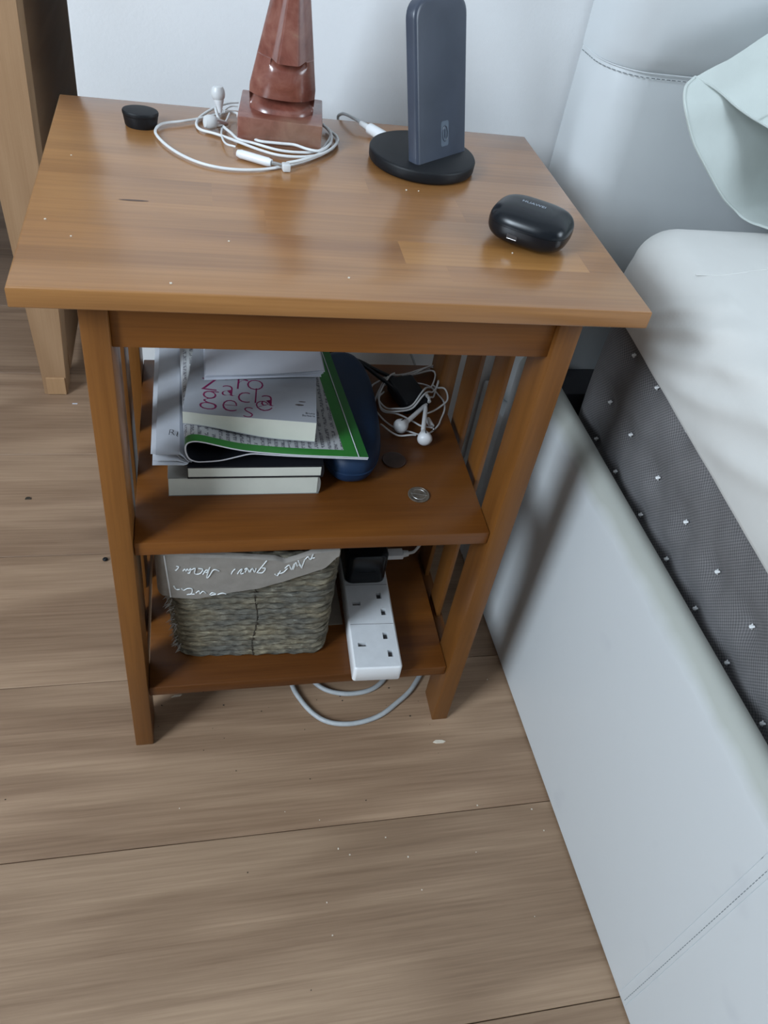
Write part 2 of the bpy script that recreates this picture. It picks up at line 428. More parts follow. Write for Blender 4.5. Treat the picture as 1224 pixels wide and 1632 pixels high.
def knit_mat():
    m, nt, b = new_mat('grey_knit_border', 0.9, 0.2, sheen=0.1)
    L = nt.links.new
    v = coords(nt)
    sx = N(nt, 'ShaderNodeSeparateXYZ'); L(v, sx.inputs[0])
    def wave(sock, k):
        a = N(nt, 'ShaderNodeMath', operation='MULTIPLY'); a.inputs[1].default_value = k; L(sock, a.inputs[0])
        s = N(nt, 'ShaderNodeMath', operation='SINE'); L(a.outputs[0], s.inputs[0]); return s.outputs[0]
    a = wave(sx.outputs['Y'], 1900.0); c = wave(sx.outputs['Z'], 1500.0)
    mu = N(nt, 'ShaderNodeMath', operation='MULTIPLY'); L(a, mu.inputs[0]); L(c, mu.inputs[1])
    mr = N(nt, 'ShaderNodeMapRange'); mr.inputs['From Min'].default_value = -1; L(mu.outputs[0], mr.inputs['Value'])
    n = N(nt, 'ShaderNodeTexNoise', Scale=25.0, Detail=3.0); L(v, n.inputs['Vector'])
    r = ramp(nt, [(0.0, (0.075, 0.073, 0.076)), (1.0, (0.195, 0.188, 0.190))]); L(mr.outputs[0], r.inputs[0])
    r2 = ramp(nt, [(0.3, (0.85, 0.85, 0.85)), (0.7, (1.1, 1.1, 1.1))]); L(n.outputs['Fac'], r2.inputs[0])
    L(mixc(nt, r.outputs[0], r2.outputs[0], 1.0, 'MULTIPLY'), b.inputs['Base Color'])
    bp = N(nt, 'ShaderNodeBump'); bp.inputs['Strength'].default_value = 0.5; bp.inputs['Distance'].default_value = 0.0006
    L(mr.outputs[0], bp.inputs['Height']); L(bp.outputs[0], b.inputs['Normal'])
    return m
M['knit'] = knit_mat()

def print_mat():
    """page of small print: lines run front to back, far too small to read"""
    m, nt, b = new_mat('printed_page', 0.5, 0.35)
    L = nt.links.new
    v = coords(nt)
    s = N(nt, 'ShaderNodeSeparateXYZ'); L(v, s.inputs[0])
    a = N(nt, 'ShaderNodeMath', operation='MULTIPLY'); a.inputs[1].default_value = 2 * math.pi / 0.0064; L(s.outputs['X'], a.inputs[0])
    sn = N(nt, 'ShaderNodeMath', operation='SINE'); L(a.outputs[0], sn.inputs[0])
    g1 = N(nt, 'ShaderNodeMath', operation='GREATER_THAN'); g1.inputs[1].default_value = -0.15; L(sn.outputs[0], g1.inputs[0])
    mp = N(nt, 'ShaderNodeMapping'); mp.inputs['Scale'].default_value = (300, 900, 1); L(v, mp.inputs['Vector'])
    n = N(nt, 'ShaderNodeTexNoise', Scale=1.0, Detail=2.0, Roughness=0.7); L(mp.outputs[0], n.inputs['Vector'])
    g2 = N(nt, 'ShaderNodeMath', operation='GREATER_THAN'); g2.inputs[1].default_value = 0.47; L(n.outputs['Fac'], g2.inputs[0])
    mp2 = N(nt, 'ShaderNodeMapping'); mp2.inputs['Scale'].default_value = (156, 120, 1); L(v, mp2.inputs['Vector'])
    n2 = N(nt, 'ShaderNodeTexNoise', Scale=1.0, Detail=1.0); L(mp2.outputs[0], n2.inputs['Vector'])
    g3 = N(nt, 'ShaderNodeMath', operation='GREATER_THAN'); g3.inputs[1].default_value = 0.42; L(n2.outputs['Fac'], g3.inputs[0])
    m1 = N(nt, 'ShaderNodeMath', operation='MULTIPLY'); L(g1.outputs[0], m1.inputs[0]); L(g2.outputs[0], m1.inputs[1])
    m2 = N(nt, 'ShaderNodeMath', operation='MULTIPLY'); L(m1.outputs[0], m2.inputs[0]); L(g3.outputs[0], m2.inputs[1])
    L(mixc(nt, (0.44, 0.45, 0.46), (0.14, 0.14, 0.16), m2.outputs[0]), b.inputs['Base Color'])
    return m
M['print'] = print_mat()

def strip_glass():
    m, nt, b = new_mat('clear_disc_plastic', 0.15, 0.5, col=(0.25, 0.20, 0.15)); b.inputs['Alpha'].default_value = 1
    return m
COIL = [[[0.3896,0.306],[0.3669,0.2963],[0.342,0.2833],[0.3235,0.2675],[0.3129,0.2473],[0.3087,0.2279],[0.3135,0.2091],[0.325,0.1954],[0.3391,0.1864],[0.35,0.1818],[0.3636,0.1849],[0.375,0.1955],[0.3822,0.2096],[0.3904,0.2272],[0.392,0.2436],[0.3886,0.257],[0.3816,0.2688],[0.3695,0.2771],[0.3591,0.2786]],[[0.3931,0.307],[0.4003,0.3045],[0.3982,0.2901],[0.3884,0.2655],[0.379,0.2418],[0.3709,0.2286],[0.3675,0.2222]],[[0.3488,0.28],[0.3727,0.2929],[0.3902,0.2988],[0.3923,0.2882],[0.3816,0.2636],[0.3681,0.24],[0.3565,0.2237],[0.3465,0.2141],[0.3341,0.2124],[0.3221,0.2186],[0.3163,0.2312],[0.3147,0.2457],[0.3216,0.2624],[0.3317,0.2727],[0.343,0.2833],[0.3644,0.2945],[0.3839,0.3049],[0.3931,0.307]],[[0.3527,0.2784],[0.3796,0.3003],[0.3955,0.308],[0.4007,0.2991],[0.3921,0.2724],[0.3811,0.2518],[0.3713,0.2351],[0.3579,0.2205],[0.3458,0.2109],[0.3306,0.21],[0.3187,0.2162],[0.3137,0.228],[0.3165,0.2474],[0.3281,0.2642],[0.336,0.2677]],[[0.3655,0.215],[0.3813,0.2239],[0.3933,0.2354],[0.3985,0.2488],[0.3969,0.2605],[0.3891,0.2638],[0.3848,0.2688]],[[0.3232,0.2541],[0.3149,0.2408],[0.3144,0.2201],[0.3263,0.2139],[0.3379,0.2062],[0.3484,0.1985],[0.3556,0.1894],[0.3663,0.1879]],[[0.3088,0.1931],[0.314,0.1834],[0.3242,0.1752],[0.3345,0.173],[0.3446,0.1744]],[[0.3063,0.2505],[0.3115,0.2638],[0.3225,0.2742],[0.3305,0.2778],[0.3412,0.279]]]
BUDS = [[0.3659,0.2222],[0.3398,0.1954],[0.3305,0.1878],[0.3636,0.2158],[0.3534,0.1789],[0.3526,0.167],[0.3678,0.2286],[0.3648,0.2048],[0.3673,0.1925]]
TOPA = [[[0.1485,0.3235],[0.137,0.313],[0.1221,0.2994],[0.106,0.2882],[0.0903,0.2797],[0.0849,0.2645],[0.0874,0.2492],[0.0994,0.2255],[0.1175,0.2061],[0.1371,0.1975],[0.1571,0.1971],[0.176,0.2026],[0.1922,0.2119],[0.2112,0.2262],[0.2318,0.248],[0.2438,0.269],[0.2454,0.2885],[0.2387,0.3044]],[[0.1373,0.3219],[0.1381,0.3089],[0.1405,0.2902],[0.147,0.273],[0.1602,0.2578],[0.1758,0.2479],[0.1915,0.2409],[0.2102,0.2403],[0.2224,0.2442],[0.2344,0.2646],[0.2406,0.2845],[0.2375,0.2998],[0.2333,0.307]],[[0.1592,0.348],[0.1484,0.3435],[0.1344,0.3262],[0.1232,0.3052],[0.1195,0.2884],[0.1228,0.2752],[0.1353,0.2689],[0.1521,0.2561],[0.1707,0.2395],[0.1882,0.2288],[0.2078,0.2284],[0.2238,0.2358],[0.2379,0.2532],[0.246,0.2731],[0.2449,0.2886],[0.2405,0.294]],[[0.145,0.3172],[0.1547,0.3179],[0.1651,0.3073],[0.1784,0.2863],[0.1933,0.2619],[0.204,0.2493],[0.2148,0.2398],[0.2254,0.239],[0.236,0.2573],[0.2404,0.2782],[0.2396,0.297],[0.2344,0.3056]],[[0.1938,0.2137],[0.2058,0.2195],[0.2172,0.2287],[0.2283,0.2439],[0.2349,0.2586]],[[0.1582,0.3401],[0.1506,0.3371],[0.1434,0.3234],[0.1405,0.3095]],[[0.1496,0.3117],[0.1467,0.298],[0.142,0.2812],[0.1409,0.2656],[0.1426,0.2482],[0.1457,0.2387],[0.1517,0.2357]]]
TOPB = [[0.1529,0.2256],[0.1805,0.2102],[0.1888,0.2091],[0.1925,0.2062],[0.1397,0.3412],[0.1391,0.3206],[0.1343,0.276],[0.1412,0.273],[0.1509,0.2845]]
BLK = [[[0.2827,0.3211],[0.2923,0.3109],[0.3028,0.2987],[0.3186,0.2828],[0.3366,0.2672],[0.3474,0.2536]],[[0.2818,0.3147],[0.2909,0.3014],[0.3043,0.2926],[0.3199,0.2687],[0.3313,0.2512],[0.3347,0.2436]]]
SCRIPT_STROKES = [[[0.0918,0.288],[0.0942,0.2866],[0.0915,0.2812],[0.0908,0.2819]],[[0.0979,0.2802],[0.0998,0.2832],[0.1008,0.28],[0.1023,0.2836],[0.1033,0.2804],[0.1052,0.284],[0.1043,0.2772],[0.1021,0.2767]],[[0.1058,0.2821],[0.1095,0.2844],[0.1086,0.2769],[0.1107,0.2748],[0.1144,0.2765],[0.1166,0.2826],[0.1123,0.2842]],[[0.1165,0.2744],[0.118,0.2775],[0.1195,0.2812],[0.1213,0.2811],[0.1202,0.2774],[0.1173,0.2788]],[[0.1232,0.2859],[0.1201,0.2697],[0.1223,0.2708],[0.1268,0.2819],[0.1319,0.2797]],[[0.1436,0.2744],[0.1451,0.2794],[0.1472,0.2831]],[[0.1496,0.2747],[0.1517,0.2803],[0.1538,0.2826],[0.1525,0.2751],[0.1555,0.2762]],[[0.1569,0.2773],[0.159,0.2836],[0.1606,0.2777],[0.1623,0.2821]],[[0.0884,0.2552],[0.0904,0.2498],[0.094,0.2495]],[[0.0955,0.2507],[0.0977,0.2479],[0.1014,0.2509],[0.1058,0.2499],[0.1049,0.2419],[0.1004,0.2403]],[[0.1012,0.2409],[0.1079,0.241]],[[0.1094,0.2429],[0.1124,0.2467],[0.1131,0.2413],[0.1162,0.2457],[0.1191,0.2421]],[[0.1229,0.2398],[0.1251,0.243],[0.1289,0.2406],[0.1236,0.239]],[[0.1304,0.2398],[0.1349,0.2422],[0.1387,0.2405]],[[0.1562,0.2822],[0.1586,0.284],[0.1611,0.2778]],[[0.1619,0.2777],[0.1637,0.2837],[0.1659,0.2774],[0.1673,0.2835]],[[0.1683,0.2766],[0.1727,0.2865],[0.177,0.2962]],[[0.1691,0.2765],[0.1739,0.2769],[0.1764,0.2835],[0.1728,0.2845]],[[0.1857,0.274],[0.1886,0.2717],[0.1911,0.2792]],[[0.1885,0.2745],[0.194,0.2769],[0.1977,0.2835]],[[0.1952,0.2837],[0.1989,0.2888],[0.2019,0.2812],[0.2036,0.2912]],[[0.2034,0.2817],[0.2051,0.2931],[0.2071,0.287]],[[0.2072,0.2963],[0.2113,0.2853],[0.2085,0.2896]],[[0.2114,0.284],[0.2136,0.298]],[[0.2143,0.2986],[0.2164,0.3024],[0.2192,0.2976],[0.2209,0.3061]],[[0.219,0.2996],[0.223,0.3007]]]
FLAP_EDGE = [[0.078,0.3004],[0.0804,0.2548],[0.0858,0.2344],[0.1096,0.2317],[0.1452,0.2424],[0.1679,0.2478],[0.2016,0.2638],[0.2347,0.2824],[0.2443,0.3008],[0.2464,0.3112]]
FLAP_TOP = [[0.0787,0.313],[0.099,0.3042],[0.1444,0.3015],[0.1851,0.2964],[0.1971,0.2835],[0.2074,0.2977],[0.2224,0.31]]

# ================================================================== SETTING
# floor: laminate boards 0.213 wide running left-right
sub = B(-2.2, 2.6, -2.9, 1.62, -0.03, -0.0101)
floor = obj('floor', sub, M['dark'], kind='structure')
PW = 0.2128; Y0 = -0.3072
random.seed(4)
seam_x = {-3: 0.9, -2: -0.75, -1: 1.15, 0: -0.55, 1: 0.75, 2: -0.42, 3: 0.62, 4: -1.0, 5: 0.5, 6: 0.0, 7: -0.6}
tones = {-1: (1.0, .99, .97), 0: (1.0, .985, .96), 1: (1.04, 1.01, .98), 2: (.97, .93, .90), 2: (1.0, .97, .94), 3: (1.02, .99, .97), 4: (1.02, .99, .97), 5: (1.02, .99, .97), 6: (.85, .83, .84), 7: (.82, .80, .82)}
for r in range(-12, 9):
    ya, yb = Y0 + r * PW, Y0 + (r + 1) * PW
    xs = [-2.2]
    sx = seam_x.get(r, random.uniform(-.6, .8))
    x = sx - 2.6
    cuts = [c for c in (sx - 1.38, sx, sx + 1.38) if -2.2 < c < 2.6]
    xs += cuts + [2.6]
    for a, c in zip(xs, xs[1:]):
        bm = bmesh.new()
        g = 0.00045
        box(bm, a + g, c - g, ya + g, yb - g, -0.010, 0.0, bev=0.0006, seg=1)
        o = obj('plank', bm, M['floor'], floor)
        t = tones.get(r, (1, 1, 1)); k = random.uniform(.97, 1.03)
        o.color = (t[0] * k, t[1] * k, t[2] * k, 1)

# wall behind the stand ends in an outer corner at the left, the recess beyond is deeper
wl = bmesh.new()
box(wl, 0.009, 2.6, 0.39, 1.62, 0.0, 2.5, bev=0.0015, seg=2)
obj('wall_back', wl, M['wall'], kind='structure', smooth=True)
obj('wall_recess', B(-2.2, 0.0085, 1.60, 1.70, 0.0, 2.5), M['wall'], kind='structure')
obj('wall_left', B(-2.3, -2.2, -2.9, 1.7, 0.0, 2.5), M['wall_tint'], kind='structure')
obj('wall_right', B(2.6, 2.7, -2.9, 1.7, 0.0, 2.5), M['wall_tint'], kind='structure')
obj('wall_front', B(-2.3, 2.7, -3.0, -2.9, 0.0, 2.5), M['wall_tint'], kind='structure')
obj('ceiling', B(-2.3, 2.7, -3.0, 1.7, 2.5, 2.6), M['wall'], kind='structure')
bb = bmesh.new(); box(bb, -2.2, 0.008, 1.583, 1.5995, 0.0, 0.09, bev=0.004)
obj('baseboard_recess', bb, M['white_gloss'], kind='structure', smooth=True)

# ================================================================== OAK CABINET (left, only its front leg and side show)
cab = thing('oak_cabinet', 'pale oak cabinet at the left edge, square front leg standing on the floor', 'cabinet', (-0.115, 0.72, 0))
L1 = bmesh.new()
rings = []
for z, xl, xr in [(0.0, -.1335, -.0972), (0.036, -.1337, -.0965), (0.15, -.1385, -.0905), (0.29, -.1440, -.0895), (0.42, -.1490, -.0885), (0.95, -.1560, -.0800)]:
    rings.append([(xl, .698, z), (xr, .698, z), (xr, .745, z), (xl, .745, z)])
loft(L1, rings)
bmesh.ops.bevel(L1, geom=[e for e in L1.edges if abs((e.verts[0].co - e.verts[1].co).z) > .01], offset=.0015, segments=2, affect='EDGES')
obj('leg', L1, M['oak_z'], cab, smooth=True)
obj('foot_block', B(-.1275, -.0985, .6955, .699, .001, .034, bev=.0008), M['oak_z'], cab, label='small paler wooden foot block').color = (1.25, 1.25, 1.2, 1)
obj('side_panel', B(-.108, -.094, .744, 1.24, .02, .95, bev=.001), M['oak_y'], cab)
obj('front_rail', B(-.60, -.142, .702, .730, .372, .43, bev=.001), M['oak_y'], cab)
obj('leg', B(-.642, -.60, .698, .745, 0, .95, bev=.0015), M['oak_z'], cab)
obj('leg', B(-.642, -.60, 1.20, 1.245, 0, .95, bev=.0015), M['oak_z'], cab)
obj('carcass', B(-.60, -.109, .735, 1.24, .38, .95, bev=.001), M['oak_y'], cab)

# ================================================================== NIGHTSTAND
H = .6093; W = .45; D = .3378
st = thing('nightstand', 'brown wooden slatted nightstand with two open shelves beside the bed', 'nightstand', (.225, .17, 0))
# top: glued staves running left-right
rows = [(0, .0315), (.0315, .0555), (.0555, .0905), (.0905, .1300), (.1300, .1720), (.1720, .2150), (.2150, .2580), (.2580, .2990), (.2990, D)]
joints = [[.45], [.30, .45], [.2690, .4190, .45], [.1690, .45], [.13, .335, .45], [.26, .45], [.15, .36, .45], [.29, .45], [.18, .45]]
scol = [[(1.02, .98, .92)], [(1, .97, .93), (1.05, 1.0, .95)], [(1.02, .97, .92), (1.32, 1.32, 1.16), (1.12, 1.08, 1.0)], [(1.10, 1.08, 1.03), (.94, .90, .86)],
        [(1.0, .98, .94), (1.05, 1.0, .94), (.92, .88, .86)], [(1.06, 1.04, 1.0), (.90, .86, .84)], [(.98, .98, 1.0), (1.05, 1.02, .96), (.86, .81, .78)],
        [(.95, .90, .84), (.88, .80, .74)], [(.84, .76, .70), (.90, .80, .72)]]
for (ya, yb), js, cs in zip(rows, joints, scol):
    xa = 0.0
    for xb, cc in zip(js, cs):
        bm = bmesh.new()
        box(bm, xa, xb, ya, yb, H - .0152, H)
        # soften only the outer edges of the top
        def out(e):
            a, c = e.verts[0].co, e.verts[1].co
            if ya == 0 and abs(a.y) < 1e-6 and abs(c.y) < 1e-6 and abs(a.z - c.z) < 1e-6: return True
            if xa == 0 and abs(a.x) < 1e-6 and abs(c.x) < 1e-6 and abs(a.z - c.z) < 1e-6: return True
            if xb == .45 and abs(a.x - W) < 1e-6 and abs(c.x - W) < 1e-6 and abs(a.z - c.z) < 1e-6: return True
            if yb == D and abs(a.y - D) < 1e-6 and abs(c.y - D) < 1e-6 and abs(a.z - c.z) < 1e-6: return True
            return False
        es = [e for e in bm.edges if out(e)]
        bmesh.ops.bevel(bm, geom=es, offset=.0016, segments=3, profile=.5, affect='EDGES')
        o = obj('tabletop_stave', bm, M['top'], st, smooth=bool(es))
        o.color = (*[.25 + .75 * q for q in cc], 1)
        xa = xb
# thin dark knot mark on a stave
kn = bmesh.new(); lathe(kn, [(0.0, .0002), (.011, .00005)], .0720, .1318, 20, H, 1.0, .13)
obj('knot_mark', kn, plain('dark_knot', (.085, .045, .030), .4, var=.3, vscale=250), st)

LX0, LX1 = .0368, .0565
def leg(x0, x1, y0, y1):
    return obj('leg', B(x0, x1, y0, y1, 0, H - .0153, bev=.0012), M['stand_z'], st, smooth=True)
leg(LX0, LX1, .027, .069); leg(W - LX1, W - LX0, .027, .069)
leg(LX0, LX1, .272, .3140); leg(W - LX1, W - LX0, .272, .3140)
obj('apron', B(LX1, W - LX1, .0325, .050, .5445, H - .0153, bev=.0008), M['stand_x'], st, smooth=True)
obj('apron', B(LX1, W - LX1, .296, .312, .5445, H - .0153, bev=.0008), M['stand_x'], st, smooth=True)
for x0, x1 in ((.041, .053), (W - .053, W - .041)):
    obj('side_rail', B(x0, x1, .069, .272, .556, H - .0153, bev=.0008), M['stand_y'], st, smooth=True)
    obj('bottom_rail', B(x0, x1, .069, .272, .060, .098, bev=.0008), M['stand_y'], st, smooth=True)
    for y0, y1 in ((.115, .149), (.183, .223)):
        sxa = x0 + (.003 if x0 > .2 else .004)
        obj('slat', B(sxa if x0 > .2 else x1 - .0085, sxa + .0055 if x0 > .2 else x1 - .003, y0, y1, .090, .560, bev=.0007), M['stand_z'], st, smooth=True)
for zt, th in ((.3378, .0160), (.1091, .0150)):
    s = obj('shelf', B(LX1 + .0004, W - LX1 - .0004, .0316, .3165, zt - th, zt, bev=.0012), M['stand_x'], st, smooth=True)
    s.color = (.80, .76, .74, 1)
for z in (.33, .10):
    pass

# ================================================================== BED
A0 = .033
bed = thing('bed', 'white leatherette bed with padded headboard and tall side rail', 'bed', (.505, .10, 0), A0)
# bed local frame: x right from the rail face, y towards the headboard, z up
RT = .3720
bm = bmesh.new()
prof = [(.0015, .004), (0, .012), (0, .335)]
for k in range(9):
    a = math.pi / 2 * k / 8
    prof.append((.018 - .018 * math.cos(a), .352 + .018 * math.sin(a) * 1.15))
prof += [(.026, RT - .001), (.030, RT - .006), (.031, RT - .014), (.031, .05), (.031, .004)]
ys = [-1.6, -1.2, -.8, -.428, -.4225, -.417, -.407, -.4015, -.396, -.2, 0, .1, .198]
loft(bm, [[(x, y, z) for x, z in prof] for y in ys], closed=True)
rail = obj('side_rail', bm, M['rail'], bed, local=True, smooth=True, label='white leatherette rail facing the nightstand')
# stitched cross seam on the rail
def seam_strip(y, r, mat, name):
    b2 = bmesh.new()
    pts = [(x - .0002, y + x * 0, z) for x, z in prof[1:3]]
    path = [(-.00015, y, .012 + k * (.335 - .012) / 60) for k in range(61)] + [(x - .0001, y, z + .0001) for x, z in prof[3:12]]
    tube(b2, path, r, 5)
    return obj(name, b2, mat, rail, local=True, smooth=True)
seam_strip(-.4185, .0004, M['crease'], 'seam'); seam_strip(-.4055, .00035, M['crease'], 'seam')
b2 = bmesh.new()
for k in range(62):
    z = .015 + k * .0052
    tube(b2, [(-.0003, -.4145, z), (-.0003, -.4145, z + .0030)], .00035, 5)
obj('stitching', b2, M['seam'], rail, local=True).color = (1, 1, 1, 1)
# inner base, dark
obj('bed_base', B(.032, 1.55, -1.6, .205, .03, .262, bev=.003), M['dark'], bed, local=True, smooth=True)
obj('base_corner', B(.033, .52, .150, .204, .263, .345, bev=.004), M['dark'], bed, local=True, smooth=True)
obj('headboard_plinth', B(.0, .52, .199, .282, .004, .2705, bev=.003), M['leather'], bed, local=True, smooth=True)
# headboard: rounded upright pad with a fuller padded roll on top
def sst(a, b, x):
    x = max(0, min(1, (x - a) / (b - a))); return x * x * (3 - 2 * x)
def pad(x0, x1, y0, y1, z0, z1, r, rt, bulge, nz=26, nx=40):
    """rounded block: radius r at the left front corner, rt at top/bottom, front bulging"""
    bm = bmesh.new()
    rings = []
    for i in range(nz + 1):
        t = i / nz; z = z0 + (z1 - z0) * t
        d = min(z - z0, z1 - z)
        q = 0 if d >= rt else rt - math.sqrt(max(0, rt * rt - (rt - d) ** 2))
        bl = bulge * math.sin(math.pi * t) ** 1.1 if bulge else 0
        fy = y0 + q - bl; lx = x0 + q * .15
        ring = [(lx, y1, z)]
        for k in range(13):
            a = math.pi / 2 * k / 12
            ring.append((lx + r * (1 - math.cos(a)), fy + r * (1 - math.sin(a)), z))
        for k in range(1, nx):
            ring.append((lx + r + (x1 - lx - r) * k / nx, fy, z))
        ring += [(x1, fy, z), (x1, y1, z)]
        rings.append(ring)
    loft(bm, rings, closed=True)
    return bm
hb = obj('headboard', pad(.0095, 1.60, .206, .282, .272, .6895, .045, .003, .004), M['leather'], bed, local=True, smooth=True, label='white leatherette headboard, lower panel')
obj('headboard_roll', pad(.0095, 1.60, .2055, .283, .6898, .93, .045, .0035, .020), M['leather'], hb, local=True, smooth=True, label='fuller padded roll along the headboard top')
b2 = bmesh.new()
path = [(.0095, .279 - k * .004, .6895) for k in range(8)]
for k in range(13):
    a = math.pi / 2 * k / 12
    path.append((.0095 + .045 * (1 - math.cos(a)), .2055 + .045 * (1 - math.sin(a)), .6895))
path += [(.06 + k * .02, .2053, .6895) for k in range(30)]
tube(b2, path, .0006, 6)
obj('piping', b2, M['leather'], hb, local=True, smooth=True)
b2 = bmesh.new()
P = catmull(path, 3); acc = 0
seg = []
for a, c in zip(P, P[1:]):
    L = (c - a).length; n = max(1, int(L / .0008))
    for k in range(n):
        s = acc + L * k / n
        if (s % .0058) < .0036: seg.append((a.lerp(c, k / n), a.lerp(c, (k + 1) / n)))
    acc += L
for a, c in seg:
    o_ = Vector((0, 0, -.0040)); nx_ = Vector((-.0005, -.0007, 0))
    tube(b2, [a + o_ + nx_, c + o_ + nx_], .00045, 4)
obj('stitching', b2, M['seam'], hb, local=True)

# mattress (grey knit border), tufted with small white ties
MX = .0470; MY = .088
mat_t = thing('mattress', 'grey knitted mattress border with white tuft ties inside the bed rail', 'mattress', (.505, .10, 0), A0)
tuft_y = [.1525, .0975, .0315, -.0295, -.091, -.1515, -.212, -.273, -.334]
tufts = []
for j, z in enumerate((.470, .4055, .3540)):
    for i, y in enumerate(tuft_y):
        tufts.append((y + (-.004 if j == 0 else .002), z))
def dent(y, z):
    d = 0
    for ty, tz in tufts:
        r2 = ((y - ty) / .017) ** 2 + ((z - tz) / .013) ** 2
        d += math.exp(-r2) * .0075
        d += math.exp(-((y - ty - .010) / .012) ** 2 - ((z - tz - .012) / .006) ** 2) * .0014
    return d
bm = bmesh.new()
LEN = 1.6
ysl = []
y = -LEN
while y < -.45: ysl.append(y); y += .03
while y < .085: ysl.append(y); y += .0042
# footprint path: along the side, round the head corner, along the head end
fp = [(MX, yy, -1, 0) for yy in ysl]
R = .045
cy = .100 - R + .0
for k in range(11):
    a = math.pi / 2 * k / 10
    fp.append((MX + R - R * math.cos(a), .085 + R * math.sin(a), -math.cos(a), math.sin(a)))
fp += [(x, .085 + R, 0, 1) for x in (.12, .2, .4, .8, 1.4)]
zs = [.263 + .0042 * k for k in range(70)]
rings = []
V = []
for z in zs:
    row = []
    t = (z - zs[0]) / (zs[-1] - zs[0])
    bul = .006 * math.sin(math.pi * min(1, t)) - .012 * max(0, .25 - t) * 4 * .5
    for x, yy, nx_, ny_ in fp:
        wy = yy + .10
        d = dent(wy + .0, z) if yy < .1 else 0
        o = bul - d
        row.append(bm.verts.new((x + nx_ * o, yy + ny_ * o, z)))
    V.append(row)
for a, c in zip(V, V[1:]):
    for k in range(len(a) - 1): bm.faces.new((a[k], a[k + 1], c[k + 1], c[k]))
top = V[-1] + [bm.verts.new((1.4, -LEN, zs[-1]))]
bm.faces.new(top)
border = obj('border', bm, M['knit'], mat_t, local=True, smooth=True)
for ty, tz in tufts:
    if ty < -.24: continue
    b2 = bmesh.new()
    t = (tz - zs[0]) / (zs[-1] - zs[0])
    x = MX - .006 * math.sin(math.pi * t) + .0042
    ly = ty - .10
    tube(b2, [(x + .001, ly - .0016, tz + .0022), (x - .0012, ly, tz), (x + .0006, ly + .0006, tz - .0026)], [.0009, .0019, .0007], 6)
    tube(b2, [(x + .001, ly + .0016, tz + .0016), (x - .0008, ly, tz), (x, ly - .0014, tz - .0018)], [.0007, .0013, .0006], 5)
    obj('tuft_tie', b2, M['white_cable'], mat_t, local=True, smooth=True, label='white tuft tie')

# fitted sheet over the mattress
sh = bmesh.new()
SX = .0385
fp = []
y = -LEN
while y < -.5: fp.append((SX, y, -1, 0)); y += .03
while y < .082: fp.append((SX, y, -1, 0)); y += .005
R = .052
for k in range(15):
    a = math.pi / 2 * k / 14
    fp.append((SX + R - R * math.cos(a), .085 + R * math.sin(a), -math.cos(a), math.sin(a)))
x = SX + R + .006
while x < 1.42: fp.append((x, .085 + R, 0, 1)); x += .006 if x < .5 else .05
TOPZ = .578
V = []
ns = 34
for i in range(ns + 1):
    row = []
    for q, (x, yy, nx_, ny_) in enumerate(fp):
        wy = yy + .10
        zb = .4870 + (wy - .167) * .10 if wy < .185 else .4885 + max(0, x - .06) * .0
        zb = max(zb, .44)
        s = i / ns
        hs = TOPZ - .034 - zb          # straight side
        arc = .034 * math.pi / 2
        tot = hs + arc
        l = s * tot
        if l < hs: off = 0.0; z = zb + l; ins = 0
        else:
            a = (l - hs) / .034
            ins = .034 * (1 - math.cos(a)); z = TOPZ - .034 + .034 * math.sin(a)
        # folds pulled from the corner down along the side
        f = 0
        side = max(0, 1 - ins / .034)
        if nx_ < -.5:
            for cy_, sl, wd, am in ((.120, 1.2, .012, .0035), (.075, 1.6, .016, .0045), (.010, 2.0, .022, .0040), (-.07, 2.2, .028, .0045), (-.17, 2.2, .03, .0045), (-.28, 1.8, .03, .0045)):
                yc = cy_ - (TOPZ - z) * sl * -1.0 - .05
                f += 1.15 * am * math.exp(-((wy - yc) / wd) ** 2) * sst(0, .35, s)
            f += .0006 * noise.noise(Vector((wy * 28, z * 22, 1.3)))
        bulge = .004 * math.sin(math.pi * min(1, l / max(hs, 1e-3))) if l < hs else 0
        o = f * (.35 + .65 * side) + bulge - ins - (.004 if i == 0 else 0)
        row.append(bm_v := sh.verts.new((x + nx_ * o, yy + ny_ * o, z + f * .25 * sst(0, .02, ins))))
    V.append(row)
for a, c in zip(V, V[1:]):
    for k in range(len(a) - 1): sh.faces.new((a[k], a[k + 1], c[k + 1], c[k]))
inner = V[-1]
fl = [sh.verts.new((1.42, -LEN, TOPZ))]
sh.faces.new(inner + fl)
sheet = obj('fitted_sheet', sh, M['sheet'], None, local=True, smooth=True)
sheet.location = (.505, .10, 0); sheet.rotation_euler = (0, 0, A0)
setp(sheet, 'ivory fitted sheet stretched over the top of the grey mattress', 'sheet')
# faint seam near the sheet corner
b2 = bmesh.new()
tube(b2, catmull([(.055, .020, TOPZ - .0004), (.080, .0195, TOPZ + .0001), (.108, .026, TOPZ + .0001), (.145, .034, TOPZ + .0001), (.21, .036, TOPZ + .0001), (.40, .03, TOPZ + .0001)], 8), .0006, 5)
sm_ = obj('hem_seam', b2, M['sheet'], sheet, local=True, smooth=True)

